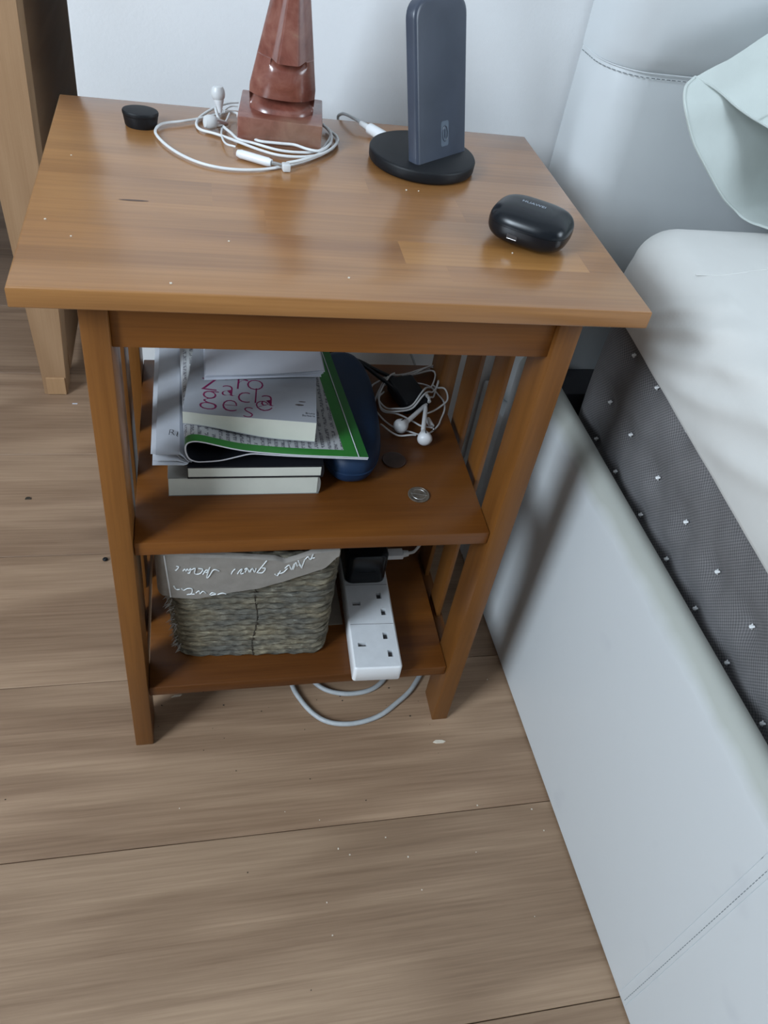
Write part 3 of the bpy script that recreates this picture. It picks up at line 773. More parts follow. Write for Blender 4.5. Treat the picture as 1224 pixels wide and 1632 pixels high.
# pillow with its open, hemmed case mouth facing the nightstand
pl = thing('pillow', 'sage green pillow leaning on the headboard, open case end to the left', 'pillow', (.70, .20, TOPZ))
E1 = catmull([(.5632, .2495, .706), (.5803, .2460, .7015), (.5962, .2431, .695), (.6103, .2370, .688), (.6296, .2316, .681), (.6453, .2280, .676), (.72, .18, .655), (.80, .12, .625), (.85, .06, .592)], 7)
E2 = catmull([(.5632, .2495, .706), (.5584, .2451, .704), (.5504, .2374, .701), (.5483, .2295, .694), (.5511, .2199, .682), (.5669, .2202, .661), (.5854, .2206, .643), (.6103, .227, .622), (.6345, .2323, .603), (.6533, .2337, .592), (.661, .2286, .5875), (.6722, .223, .585), (.6848, .214, .5845), (.74, .16, .5845), (.80, .10, .5845), (.85, .06, .592)], 4)
sect = E1 + E2[1:-1][::-1]
cen = sum(sect, Vector()) / len(sect)
d1 = Vector((.88, .07, .47)).normalized(); d2 = Vector((1, .02, .04)).normalized()
db = Vector((.90, .40, .10)).normalized()
nE1 = len(E1)
def station(l, scl, j):
    out = []
    for k, p in enumerate(sect):
        q = cen + (p - cen) * scl
        back = nE1 <= k < len(sect)
        if back: off = db * min(l, .13) + d2 * max(0, l - .13)
        else: off = d1 * min(l, .15) + d2 * max(0, l - .15)
        r = q + off
        wr = noise.noise(Vector((k * .16, l * 16, 2.1))) * .0030 * min(1, l * 25 + .25)
        r += (p - cen).normalized() * wr
        r.y = min(r.y, .2985); r.z = max(r.z, TOPZ + .0045)
        out.append(r)
    return out
st_l = [(0, 1), (.004, 1.0), (.012, 1.01), (.022, 1.02), (.034, 1.025), (.05, 1.04), (.07, 1.06), (.09, 1.08), (.12, 1.1), (.16, 1.12), (.22, 1.12), (.30, 1.10), (.38, 1.0), (.44, .85), (.47, .62), (.485, .35)]
bm = bmesh.new()
R_ = [[bm.verts.new(p) for p in station(l, sc, i)] for i, (l, sc) in enumerate(st_l)]
for a, c in zip(R_, R_[1:]):
    n = len(a)
    for k in range(n): bm.faces.new((a[k], a[(k + 1) % n], c[(k + 1) % n], c[k]))
bm.faces.new(R_[-1])
case_ = obj('pillowcase', bm, M['pillow'], pl, smooth=True)
b2 = bmesh.new(); tube(b2, station(0, 1, 0), .0013, 6, closed=True)
obj('hem', b2, M['pillow'], case_, smooth=True)
bm = bmesh.new()
rings = []
for l, q in ((.070, .2), (.074, .5), (.088, .74), (.12, .84), (.17, .84), (.18, .4)):
    S_ = station(l, 1, 0); c_ = sum(S_, Vector()) / len(S_)
    rings.append([c_ + (p - c_) * q for p in S_])
loft(bm, rings)
obj('cushion', bm, M['pillow'], pl, smooth=True)

# ================================================================== ON THE TABLE TOP
ZT = H
# small oval black case
t = thing('oval_case', 'small black oval lidded case at the back left of the table top', 'case', (.0725, .2790, ZT))
bm = bmesh.new()
lathe(bm, [(0, 0), (.0128, 0), (.0136, .001), (.0148, .0085), (.0150, .0095)], 0, 0, 40, 0, 1.0, .80)
obj('body', bm, M['black_matt'], t, local=True, smooth=True)
bm = bmesh.new()
lathe(bm, [(.0150, .0096), (.0153, .0102), (.0154, .0122), (.0148, .0132), (.012, .0136), (0, .0137)], 0, 0, 40, 0, 1.0, .80)
obj('lid', bm, M['black_matt'], t, local=True, smooth=True)
t.rotation_euler = (0, 0, -.15)

# carved stone head
A1 = -.115
hd = thing('stone_head', 'red-brown carved stone head on a square plinth, white earphone cable around it', 'sculpture', (.1942, .2865, ZT), A1)
bm = bmesh.new(); box(bm, -.0368, .0368, -.0335, .0345, 0, .0235, bev=.0012, seg=2)
obj('plinth', bm, M['stone'], hd, local=True, smooth=True)
def sst(a, b, x):
    x = max(0, min(1, (x - a) / (b - a))); return x * x * (3 - 2 * x)
zs_ = []
z = .0236
while z < .168:
    zs_.append(z)
    z += .0005 if (.033 < z < .040 or .061 < z < .073) else .0020
rings = []
NX = 64
for z in zs_:
    hw_ = .0285 - .05 * (.036 - z) if z < .036 else (.0285 if z < .044 else .0285 - .181 * (z - .044))
    hw_ = max(hw_, .0078)
    hwl = hwr = hw_
    cx = .0002 + .0035 * max(0, z - .04) / .07
    yb = .024 - z * .06
    ring = []
    for k in range(NX + 1):
        u = -1 + 2 * k / NX
        x = cx + u * hw_
        yf = -.0225 + .013 * abs(u) ** 3.0 + z * .050
        if z < .0362:                         # chin, cut back under the lip
            q = sst(.0236, .0355, z)
            yf += .0004 + .0100 * q * (1 - abs(u) ** 14)
        elif z < .0680:                       # muzzle, barrel shaped, hollowed under the nose
            t = (z - .0362) / .0318
            yf -= .0030 * math.sin(t * math.pi * .8 + .35) * (1 - u * u)
            un = (u - .12) / .62
            yf += .0065 * sst(.0600, .0676, z) * max(0, 1 - un * un) ** .6
            yf += .0020 * sst(.35, .75, -u) * sst(.045, .068, z)
        else:
            nw = max(.10, .60 - (z - .068) * 2.2)          # nose: flat wedge, widest at its tip
            un = u - .12
            h = .0115 * (1 - (z - .068) / .15)
            h = h * (1 - sst(nw * .55, nw * 1.05, abs(un)))
            yf -= max(0, h)
            yf += .0035 * sst(nw * .8, nw * 1.5, abs(un)) * (1 - sst(.10, .15, z))
        ring.append((x, yf, z))
    for k in range(1, 14):
        a = k / 14
        x = cx + hwr - a * (hwl + hwr)
        ring.append((x, yb - .006 * abs(2 * a - 1) ** 3, z))
    rings.append(ring)
bm = bmesh.new(); loft(bm, rings)
obj('head', bm, M['stone'], hd, local=True, smooth=True)

# white in-ear phones coiled round the stone head
ep = thing('wired_earphones', 'white in-ear headphones with cable coiled around the stone head', 'earphones', (.175, .235, ZT))
bm = bmesh.new()
def lift(pts, z, amp, ph):
    P = catmull([(x, y, z) for x, y in pts], 7)
    n = len(P)
    for i, p in enumerate(P):
        p.z = z + amp * (.5 + .5 * math.sin(ph + i / n * 7))
    return P
PL = [Vector((-.0368, -.0335, 0)), Vector((.0368, -.0335, 0))]
def clear(P, r):
    """keep a strand outside the plinth"""
    Mi = Matrix.Translation((.1942, .2865, 0)) @ Matrix.Rotation(A1, 4, 'Z'); Inv = Mi.inverted()
    for p in P:
        q = Inv @ Vector((p.x, p.y, 0))
        if abs(q.x) < .0368 + r and -.0335 - r < q.y < .0345 + r and p.z < .6093 + .0235 + r:
            if q.y < -.01 or abs(q.x) < .025: q.y = -.0335 - r
            else: q.x = math.copysign(.0368 + r, q.x)
            w_ = Mi @ q; p.x, p.y = w_.x, w_.y
    for _ in range(4):
        for i in range(1, len(P) - 1):
            P[i] = P[i] * .5 + (P[i - 1] + P[i + 1]) * .25
    return P
hts = [(.6108, .0012), (.6120, .002), (.6112, .002), (.6135, .002), (.6128, .001), (.6110, .001), (.6115, .003)]
for k, (pts, (z, am)) in enumerate(zip(TOPA, hts)):
    r = .00125 if k not in (5, 6) else .0009
    P = clear(lift(pts, z + .0004, am, k * 1.3), r + .0014)
    tube(bm, P, r, 8)
obj('cable', bm, M['white_cable'], ep, smooth=True)
b = TOPB
def vz(p, z): return Vector((p[0], p[1], z))
bm = bmesh.new()
P = [vz(b[0], .6135).lerp(vz(b[1], .6135), k / 10) for k in range(11)]
tube(bm, P, [.0028] + [.0037] * 9 + [.0030], 16)
con = obj('inline_connector', bm, M['white_plastic'], ep, smooth=True)
bm = bmesh.new(); tube(bm, [vz(b[1], .6135), vz(b[2], .6128)], [.0020, .0016], 12)
obj('connector_tip', bm, M['silver'], con, smooth=True)
bm = bmesh.new(); cx_, cy_ = b[3]
box(bm, cx_ - .0032, cx_ + .0032, cy_ - .0036, cy_ + .0036, .6096, .6158, bev=.0009, seg=2, rz=.15)
obj('cable_clip', bm, M['frost'], ep, smooth=True)
# first bud standing on its cable, soft tip up
def bud(px, py, z, d, metal, nm):
    d = Vector(d).normalized()
    base = Vector((px, py, z))
    bm = bmesh.new()
    prof = [(0, .0016), (.003, .0024), (.007, .0034), (.010, .0046), (.012, .0046)]
    tube(bm, [base + d * a for a, r in prof], [r for a, r in prof], 16)
    o = obj('earbud', bm, metal, ep, smooth=True)
    bm = bmesh.new()
    prof = [(.0105, .0042), (.0122, .0056), (.0150, .0062), (.0185, .0060), (.0212, .0048), (.0222, .0022)]
    tube(bm, [base + d * a for a, r in prof], [r for a, r in prof], 20)
    obj('silicone_tip', bm, M['frost'], o, smooth=True)
bud(b[5][0] + .002, b[5][1] - .012, .6160, (-.10, .15, .9), M['white_plastic'], 'a')
bud(b[8][0] - .004, b[8][1] + .001, .6150, (-.95, -.30, .12), M['silver'], 'b')

# wireless charger: round foot and leaning slab
A2 = math.atan2(.0440, .0555)
ch = thing('phone_charger', 'black upright wireless charging stand with round base', 'charger', (.3195, .2455, ZT))
bm = bmesh.new(); lathe(bm, [(0, .0004), (.0462, .0004), (.0476, .0012), (.0486, .0030), (.0489, .0098), (.0482, .0112), (.0470, .0118), (0, .0118)], 0, 0, 72, 0)
obj('base', bm, M['black_matt'], ch, local=True, smooth=True)
n_ = Vector((math.sin(A2), -math.cos(A2), 0)); xl = Vector((math.cos(A2), math.sin(A2), 0))
lean = .235
upv = (Vector((0, 0, 1)) * math.cos(lean) - n_ * math.sin(lean)).normalized()
fn = (n_ * math.cos(lean) + Vector((0, 0, 1)) * math.sin(lean)).normalized()
P0_ = Vector((.3076, .2106, .6205)) - Vector((.3195, .2455, ZT))
wd, ht, tk = .0705, .1255, .0115
def slabring(off, ins):
    pts = []
    r = .014
    pts.append((0 + ins, -.004)); pts.append((wd - ins, -.004))
    for k in range(9):
        a = math.pi / 2 * k / 8
        pts.append((wd - ins - r + r * math.cos(a), ht - ins - r + r * math.sin(a)))
    for k in range(9):
        a = math.pi / 2 * k / 8
        pts.append((ins + r - r * math.sin(a), ht - ins - r + r * math.cos(a)))
    return [P0_ + xl * x + upv * z + fn * off for x, z in pts]
bm = bmesh.new()
loft(bm, [slabring(-tk, .0015), slabring(-tk + .0015, 0), slabring(-.0028, 0), slabring(-.0012, .0006), slabring(-.0003, .0018), slabring(0, .0035)])
sl_ = obj('upright_panel', bm, M['navy_black'], ch, local=True, smooth=True)
# logo: pale rounded plate with a curled line mark
def on_slab(x, z, o=.0002): return P0_ + xl * x + upv * z + fn * o
lx, lz = .0385, .0205
def rrect(w_, h_, r, n=5):
    pts = []
    for sx_, sy_, a0 in ((1, -1, -90), (1, 1, 0), (-1, 1, 90), (-1, -1, 180)):
        for k in range(n):
            a = math.radians(a0 + 90 * k / (n - 1)); pts.append((sx_ * (w_ / 2 - r) + r * math.cos(a), sy_ * (h_ / 2 - r) + r * math.sin(a)))
    return pts
bm = bmesh.new(); f = [bm.verts.new(on_slab(lx + x, lz + z, .00012)) for x, z in rrect(.0108, .0210, .002)]; bm.faces.new(f)
lg = obj('logo_plate', bm, plain('slate_print', (.10, .13, .17), .4), sl_, local=True)
bm = bmesh.new()
tube(bm, [on_slab(lx + .0034 * math.sin(a) * -1, lz + .0064 * math.cos(a), .0003) for a in [math.radians(k) for k in range(-25, 206, 11)]], .00045, 4)
tube(bm, [on_slab(lx + .0034 * math.sin(a), lz + .0064 * math.cos(a), .0003) for a in [math.radians(k) for k in range(25, 150, 11)]], .00045, 4)
tube(bm, [on_slab(lx, lz + .0035, .0003), on_slab(lx, lz - .0035, .0003)], .00055, 4)
obj('logo_mark', bm, M['navy_black'], sl_, local=True)

# white cable plugged into the charger, dropping behind the table
cc = thing('charging_cable', 'white charging cable plugged into the back left of the black charger', 'cable', (.285, .285, ZT))
pa, pb_ = Vector((.2930, .2830, .6152)), Vector((.2700, .3165, .6165))
bm = bmesh.new(); d = (pb_ - pa).normalized()
tube(bm, [pa + d * k for k in (-.001, .0, .012, .0235, .0245)], [.0044, .0052, .0052, .0050, .0042], 16, sx=1.0)
obj('plug', bm, M['white_plastic'], cc, smooth=True)
bm = bmesh.new(); tube(bm, [pa + d * .024, pa + d * .036], [.0030, .0024], 12)
obj('strain_relief', bm, M['white_cable'], cc, smooth=True)
bm = bmesh.new()
e_ = pa + d * .036
tube(bm, catmull([e_, e_ + d * .006 + Vector((0, 0, .0008)), (.2590, .3480, .6110), (.262, .362, .590), (.30, .374, .50), (.352, .372, .37), (.395, .371, .29), (.43, .365, .17), (.40, .35, .05), (.36, .342, .004), (.30, .345, .004)], 10), .0015, 8)
obj('cord', bm, M['grey_cable'], cc, smooth=True)

# wireless earbud case
A3 = math.radians(-35)
ec = thing('earbud_case', 'glossy black rounded earbud charging case at the right of the table top', 'case', (.3800, .1035, ZT), A3)
def puck(z0, z1, hw, hd_, hz, cz, n=64, m=18):
    rings = []
    for i in range(m + 1):
        z = z0 + (z1 - z0) * i / m
        q = abs((z - cz) / hz); k = max(0, 1 - q ** 2.6) ** (1 / 2.5)
        ring = []
        for j in range(n):
            a = 2 * math.pi * j / n
            c_, s_ = math.cos(a), math.sin(a)
            e = 2 / 3.2
            x = math.copysign(abs(c_) ** e, c_); y = math.copysign(abs(s_) ** e, s_)
            ins = (1 - k) * .0240
            ring.append((x * (hw - ins), y * (hd_ - ins), z))
        rings.append(ring)
    return rings
HZ = .0152; CZ = .0152
bm = bmesh.new(); loft(bm, puck(.0001, .0172, .0332, .0272, HZ, CZ))
bdy = obj('body', bm, M['black_gloss'], ec, local=True, smooth=True)
bm = bmesh.new(); loft(bm, puck(.0174, .0303, .0332, .0272, HZ, CZ))
lid_ = obj('lid', bm, M['black_gloss'], ec, local=True, smooth=True)
tb = text_mesh('HUAWEI', .0052, thin=-.00004, depth=.00006); tb.transform(Matrix.Translation((-.002, -.0005, .03035)))
obj('brand_print', tb, M['grey_print'], lid_, local=True)
bm = bmesh.new(); box(bm, -.0115, -.0025, -.0271, -.0258, .0100, .0132, bev=.0007)
obj('charging_port', bm, M['hole'], bdy, local=True)
bm = bmesh.new(); box(bm, -.0110, -.0030, -.0273, -.0262, .0094, .0100)
obj('port_rim', bm, M['port'], bdy, local=True)
bm = bmesh.new(); lathe(bm, [(0, 0), (.0006, 0), (.0006, .0001), (0, .0001)], -.006, -.0135, 10, .0296)
obj('indicator_dot', bm, M['hole'], lid_, local=True)

# ================================================================== MIDDLE SHELF
Z1 = .3378
# thick paperback at the bottom
def paperback(name, label, x0, x1, y0, y1, z0, z1, cov, cth, rz=0.0, grp=None, spine='right'):
    t = thing(name, label, 'book', ((x0 + x1) / 2, (y0 + y1) / 2, z0), rz, grp)
    hw, hd_ = (x1 - x0) / 2, (y1 - y0) / 2; h = z1 - z0
    bm = bmesh.new(); box(bm, -hw, hw - .0020, -hd_, hd_, cth, h - cth, bev=.0006)
    o = obj('pages', bm, M['page'], t, local=True)
    for k in range(5):
        zz = cth + (h - 2 * cth) * (k + 1) / 6
        b3 = B(-hw + .001, hw - .003, -hd_ - .00012, -hd_ + .001, zz - .00012, zz + .00012)
    bm = bmesh.new()
    box(bm, -hw - .0004, hw, -hd_ - .0004, hd_ + .0004, 0, cth - .0001, bev=.0002, seg=1)
    box(bm, -hw - .0004, hw, -hd_ - .0004, hd_ + .0004, h - cth + .0001, h, bev=.0002, seg=1)
    # rounded spine
    sp = bmesh.new()
    rings = []
    for y in (-hd_ - .0004, hd_ + .0004):
        rings.append([(hw - .0018 + .0026 * math.sin(math.pi * k / 8) ** .5, y, h * k / 8) for k in range(9)] + [(hw - .0019, y, h), (hw - .0019, y, 0)])
    loft(sp, rings); join(bm, sp)
    obj('cover', bm, cov, t, local=True, smooth=True)
    return t
paperback('paperback', 'thick cream-paged paperback with grey cover, bottom of the shelf stack', .0868, .2298, .0925, .2850, Z1 + .0002, Z1 + .0229, M['cover_old'], .0004)
paperback('paperback', 'thinner white-paged book with black cover, second from the bottom of the stack', .1050, .2318, .0915, .2780, Z1 + .0231, Z1 + .0376, M['cover_black'], .0016)
# folded newspaper sheets, fanned at the left
ZB = Z1 + .0380
pd = thing('folded_sheets', 'pale grey folded leaflet with fanned layers left of the green magazine', 'leaflet', (.105, .19, ZB))
for k in range(4):
    def f(u, v, k=k):
        x = .0738 + .0012 * k * (1 if k % 2 else -.4) + (.150 - .0738) * u
        y0_ = .0930 + .0016 * ((k * 7) % 3) + .022 * sst(.38, .55, u)
        y = y0_ + (.285 - y0_) * v
        l = 1 - sst(.27, .41, u)
        z = ZB + .0007 * (k + 1) + (.0018 + .0046 * k) * l * (1 - .25 * abs(2 * v - .6)) + .0005 * math.sin(v * 9 + k) * l
        if k: z += -.0012 * l * math.exp(-v * 9) * (1 if k != 2 else -1)
        return (x, y - .0012 * l, z)
    bm = bmesh.new(); slab(bm, f, .0004, 22, 26)
    lf = obj('leaf', bm, M['paper_w'] if k < 3 else plain('grey_leaflet_front', (.40, .415, .45), .42, .4, var=.03), pd, smooth=True)
def leaf_z(x, y):
    u = (x - .0738) / (.150 - .0738); v = (y - .0925) / .1925
    l = 1 - sst(.27, .41, u)
    return ZB + .0028 + (.0018 + .0138) * l * (1 - .25 * abs(2 * v - .6))
tb = text_mesh('RE', .0115, thin=-.00025, depth=.00005); tb.transform(Matrix.Rotation(-.12, 4, 'Z'))
bmesh.ops.subdivide_edges(tb, edges=tb.edges[:], cuts=1)
for v in tb.verts:
    v.co.x += .0938; v.co.y += .1150
    v.co.z = leaf_z(v.co.x, v.co.y) + .0011 + v.co.z
obj('printed_title', tb, M['ink'], lf)

# green-bordered magazine folded back on itself: open loop at the left
mg = thing('magazine', 'green-bordered magazine rolled back on itself under the silver paperback', 'magazine', (.185, .18, ZB))
ZM = .0068
prof = [(.2743, .3780), (.240, .3800), (.200, .3826), (.163, .3868), (.145, .3905), (.130, .3950), (.120, .3980), (.1115, .3992), (.1055, .3972), (.1030, .3925), (.1032, .3850), (.1060, .3775), (.1115, .3740), (.1180, .3732), (.135, .3748), (.150, .3792), (.163, .3826), (.180, .3812), (.200, .3795), (.240, .3768), (.2738, .3748)]
prof = catmull([(x, 0, z + ZM) for x, z in prof], 6)
def shx(x, y): return x - (.030 + .060 * (x - .1035) / .17) * (y - .0925)
def mz(x):
    best = None
    for a, c in zip(prof, prof[1:]):
        if a.x >= x >= c.x:
            t = (a.x - x) / max(1e-9, a.x - c.x); return a.z + (c.z - a.z) * t
    return prof[0].z
nrm = []
for i, p in enumerate(prof):
    a, c = prof[max(0, i - 1)], prof[min(len(prof) - 1, i + 1)]
    d = (c - a).normalized(); nrm.append(Vector((d.z, 0, -d.x)))   # points outwards/up on the top run
NV = 24
Y0m, Y1m = .0925, .300
Tk = .0014
mi_names = [M['print'], M['green'], M['paper_w'], M['green_dk'], M['cover_black']]
bm = bmesh.new()
vv = [0, .0095 / .2075] + [(.0095 + (.198) * k / 22) / .2075 for k in range(1, 23)]
O_, I_ = [], []
cut = [i for i in range(len(prof))]
for i, p in enumerate(prof):
    O_.append([bm.verts.new((shx(p.x, Y0m + v * .2075), Y0m + v * .2075, p.z)) for v in vv])
    q = p - nrm[i] * Tk * (1 if nrm[3].z > 0 else -1)
    I_.append([bm.verts.new((shx(q.x, Y0m + v * .2075), Y0m + v * .2075, q.z)) for v in vv])
for i in range(len(prof) - 1):
    xm = (prof[i].x + prof[i + 1].x) / 2; topside = i < 54
    for j in range(len(vv) - 1):
        f1 = bm.faces.new((O_[i][j], O_[i + 1][j], O_[i + 1][j + 1], O_[i][j + 1]))
        if not topside: f1.material_index = 2
        elif xm > .2515 and xm < .265: f1.material_index = 1
        elif xm >= .265: f1.material_index = 3
        elif j == 0: f1.material_index = 1
        else: f1.material_index = 0
        f2 = bm.faces.new((I_[i][j], I_[i][j + 1], I_[i + 1][j + 1], I_[i + 1][j])); f2.material_index = 4
    for j in (0, len(vv) - 1):
        bm.faces.new((O_[i][j], I_[i][j], I_[i + 1][j], O_[i + 1][j])).material_index = 2
for i in (0, len(prof) - 1):
    for j in range(len(vv) - 1):
        bm.faces.new((O_[i][j], O_[i][j + 1], I_[i][j + 1], I_[i][j])).material_index = 2
obj('cover_sheets', bm, mi_names, mg, smooth=True)
# pale fold line beside the outer green strip
bm = bmesh.new()
tube(bm, [(shx(.2648, y), y, mz(.2648) + .0002) for y in [Y0m + .0002 + k * .0103 for k in range(21)]], .00055, 5)
obj('fold_line', bm, M['paper_w'], mg, smooth=True)
# inner pages bundled between the two runs
bm = bmesh.new()
slab(bm, lambda u, v: (shx(.172 + .1006 * u, Y0m + .0006 + v * .2), Y0m + .0006 + v * .2, mz(.172 + .1006 * u) - Tk - .0001), .0005, 30, 4)
obj('inner_pages', bm, M['paper_w'], mg)

# silver paperback with magenta letters
A4 = -.105
bk = thing('paperback', 'silver-grey paperback with large magenta letters on top of the magazine', 'book', (.1690, .1760, .404), A4)
BW, BD = .1215, .134
def btop(x): return .0158 - .0012 * (x / BW + .5) + .0016 * math.exp(-((x + BW / 2) / .018) ** 2)
def bbot(x):
    t = x / BW + .5
    return .0030 - .0105 * sst(0.0, .75, t) - .001 * t
bm = bmesh.new(); rings = []
xs_ = [-BW / 2 + BW * k / 30 for k in range(31)]
for y in (-BD / 2 + .0004, BD / 2):
    rings.append([(x, y, btop(x) - .0004) for x in xs_] + [(x, y, bbot(x) + .0004) for x in xs_[::-1]])
loft(bm, rings); obj('pages', bm, M['page'], bk, local=True)
bm = bmesh.new()
slab(bm, lambda u, v: (-BW / 2 + BW * u, -BD / 2 + BD * v, btop(-BW / 2 + BW * u) + .0002 - .0006 * (1 - v) * 0), .0004, 30, 2)
cov = obj('front_cover', bm, M['cover_grey'], bk, local=True, smooth=True)
bm = bmesh.new()
slab(bm, lambda u, v: (-BW / 2 + BW * u, -BD / 2 + BD * v, bbot(-BW / 2 + BW * u) + .0003), .0004, 30, 2)
obj('back_cover', bm, M['cover_grey'], bk, local=True, smooth=True)
Mb = (Matrix.Translation((.1690, .1760, .404)) @ Matrix.Rotation(A4, 4, 'Z')).inverted()
def letter(ch_, wx, wy, size, rot=0.0, mat='magenta', thin=-.00055, nm='cover_letter'):
    q = Mb @ Vector((wx, wy, .42))
    t_ = text_mesh(ch_, size, thin=thin, depth=.00004)
    c0 = sum((v.co for v in t_.verts), Vector()) / len(t_.verts)
    xs = [v.co.x for v in t_.verts]; ys_ = [v.co.y for v in t_.verts]
    c0 = Vector(((min(xs) + max(xs)) / 2, (min(ys_) + max(ys_)) / 2, 0))
    for v in t_.verts:
        v.co -= c0; v.co.y *= 1.05
    t_.transform(Matrix.Rotation(rot, 4, 'Z'))
    for v in t_.verts:
        v.co.x += q.x; v.co.y += q.y; v.co.z = btop(v.co.x) + .00026 + v.co.z
    obj(nm, t_, M[mat], cov, local=True)
for a in [('a', .1389, .1755, .037), ('r', .1576, .1605, .037), ('o', .1694, .1600, .036), ('z', .1264, .1588, .042), ('a', .1441, .1500, .036),
          ('c', .1577, .1400, .036), ('l', .1690, .1430, .034), ('a', .1799, .1355, .036), ('g', .1255, .1345, .042), ('e', .1441, .1270, .038), ('s', .1607, .1175, .034), ('e', .1748, .1270, .036, .55)]:
    a = (*a[:4], a[4] if len(a) > 4 else 0.0, 'magenta', -.00085)
    letter(*a)
letter('Bruno', .2180, .1168, .0036, 0, 'ink', 0.0, 'author_print'); letter('Barberis', .2160, .1133, .0036, 0, 'ink', 0.0, 'author_print')
bm = bmesh.new()
q = Mb @ Vector((.2090, .1295, 0)); lathe(bm, [(0, .0003), (.0042, .00028)], q.x, q.y, 16, btop(q.x), 1, .32)
q2 = Mb @ Vector((.2110, .1345, 0)); lathe(bm, [(0, .0003), (.0024, .00028)], q2.x + .001, q2.y, 12, btop(q2.x), 1.5, .35)
obj('small_picture', bm, plain('brown_ink_picture', (.09, .07, .065), .5, var=.5, vscale=500), cov, local=True)

# loose white papers on top
pp = thing('paper_stack', 'loose white sheets lying on the silver paperback', 'papers', (.178, .225, .4205))
for k in range(5):
    def f(u, v, k=k):
        x = .1218 + .0004 * k + (.1128 + .0007 * ((k * 5) % 4)) * u
        y = .1640 + .0011 * ((k * 3) % 4) + .008 * u + (.125) * v
        z = .4216 + .0014 * k + .0012 * math.sin(u * 3.0 + k) * u + (.0022 * (k / 4) * u ** 4) + .0006 * math.sin(v * 6)
        return (x, y, z)
    bm = bmesh.new(); slab(bm, f, .0004, 24, 14)
    obj('sheet', bm, M['paper'], pp, smooth=True)

# blue zipped case behind the magazine
bc = thing('spectacle_case', 'dark blue rounded zipped case half under the green magazine', 'case', (.2690, .198, Z1))
def sup(z, n=56):
    q = abs((z - .0192) / .0190); k = max(0, 1 - q ** 2.4) ** .5
    ring = []
    for j in range(n):
        a = 2 * math.pi * j / n; c_, s_ = math.cos(a), math.sin(a); e = 2 / 2.7
        ins = (1 - k) * .016
        x = math.copysign(abs(c_) ** e, c_) * (.0345 - ins); y = math.copysign(abs(s_) ** e, s_) * (.0990 - ins)
        ring.append((x + y * .055 - .0025 * (y / .1) ** 2 * 0, y, z))
    return ring
bm = bmesh.new(); loft(bm, [sup(.0003 + (.0176 - .0003) * i / 9) for i in range(10)])
obj('lower_shell', bm, M['blue'], bc, local=True, smooth=True)
bm = bmesh.new(); loft(bm, [sup(.0190 + (.0381 - .0190) * i / 10) for i in range(11)])
obj('upper_shell', bm, M['blue'], bc, local=True, smooth=True)
bm = bmesh.new(); r_ = [(x * 1.0, y, .0183) for x, y, z in sup(.0183)]; tube(bm, r_, .0010, 6, closed=True)
obj('zip_seam', bm, M['blue'], bc, local=True, smooth=True)
bc.scale = (1, 1, .96)

# coiled white earphones with stems
eb = thing('wired_earphones', 'white stemmed earbuds with tangled cable on the middle shelf', 'earphones', (.345, .225, Z1))
bm = bmesh.new()
zz = [.3395, .3560, .3580, .3600, .3530, .3410, .3395, .3395]
am = [.002, .004, .006, .005, .004, .002, .001, .003]
BOXC = (.3498, .2440)
for k, pts in enumerate(COIL):
    P = catmull([(x, y, .3395) for x, y in pts], 7)
    P2 = []
    for i, p in enumerate(P):
        inside = math.exp(-(((p.x - .3502) / .026) ** 4 + ((p.y - .2440) / .034) ** 4))
        base = .3394 + .0009 * k + .0010 * math.sin(i * .35 + k)
        zl = base
        if k in (1, 2, 3): zl = max(base, .3394 + .0225 * inside + .0013 * k)
        # keep the same line of sight when lifted is not needed: strands simply arch over the adapter
        P2.append(Vector((p.x, p.y, zl)))
    tube(bm, P2, .0010, 7)
obj('cable', bm, M['white_cable'], eb, smooth=True)
bu = BUDS
def stem_bud(p_top, p_mid, p_head, zt_, zh):
    a = Vector((p_top[0], p_top[1], zt_)); m_ = Vector((p_mid[0], p_mid[1], (zt_ * .3 + zh * .7))); h = Vector((p_head[0], p_head[1], zh))
    bm = bmesh.new(); tube(bm, [a, a.lerp(m_, .15), m_, m_.lerp(h, .5)], [.0016, .0024, .0027, .0030], 12)
    d = (h - m_).normalized()
    o = obj('earbud', bm, M['white_plastic'], eb, smooth=True)
    bm = bmesh.new()
    prof = [(-.0105, .0026), (-.0075, .0042), (-.0035, .0068), (.0005, .0082), (.0035, .0080), (.0060, .0062), (.0075, .0030)]
    tube(bm, [h + d * q for q, r in prof], [r for q, r in prof], 20)
    obj('head', bm, M['white_plastic'], o, smooth=True)
    bm = bmesh.new(); up2 = Vector((0, 0, 1)) - d * d.z; up2.normalize()
    c_ = h + d * -.001 + up2 * .0078
    tube(bm, [c_ - d * .0022 , c_ + d * .0022], .0006, 6)
    obj('slot', bm, M['ink'], o)
stem_bud(bu[0], bu[1], bu[2], .3500, .3470)
stem_bud(bu[3], bu[4], bu[5], .3520, .3470)
bm = bmesh.new(); tube(bm, [(bu[6][0] - .001, bu[6][1] + .006, .3555), (bu[6][0], bu[6][1], .3545), (bu[6][0] + .001, bu[6][1] - .006, .3530)], [.0022, .0028, .0022], 12)
obj('splitter', bm, M['white_plastic'], eb, smooth=True)
bm = bmesh.new(); tube(bm, [(bu[7][0], bu[7][1], .3425), (bu[8][0], bu[8][1], .3420)], [.0030, .0030], 12)
j_ = obj('jack', bm, M['white_plastic'], eb, smooth=True)
bm = bmesh.new(); e = Vector((bu[8][0], bu[8][1], .342)); d = (e - Vector((bu[7][0], bu[7][1], .3425))).normalized(); tube(bm, [e, e + d * .006], .0012, 8)
obj('jack_tip', bm, M['silver'], j_, smooth=True)

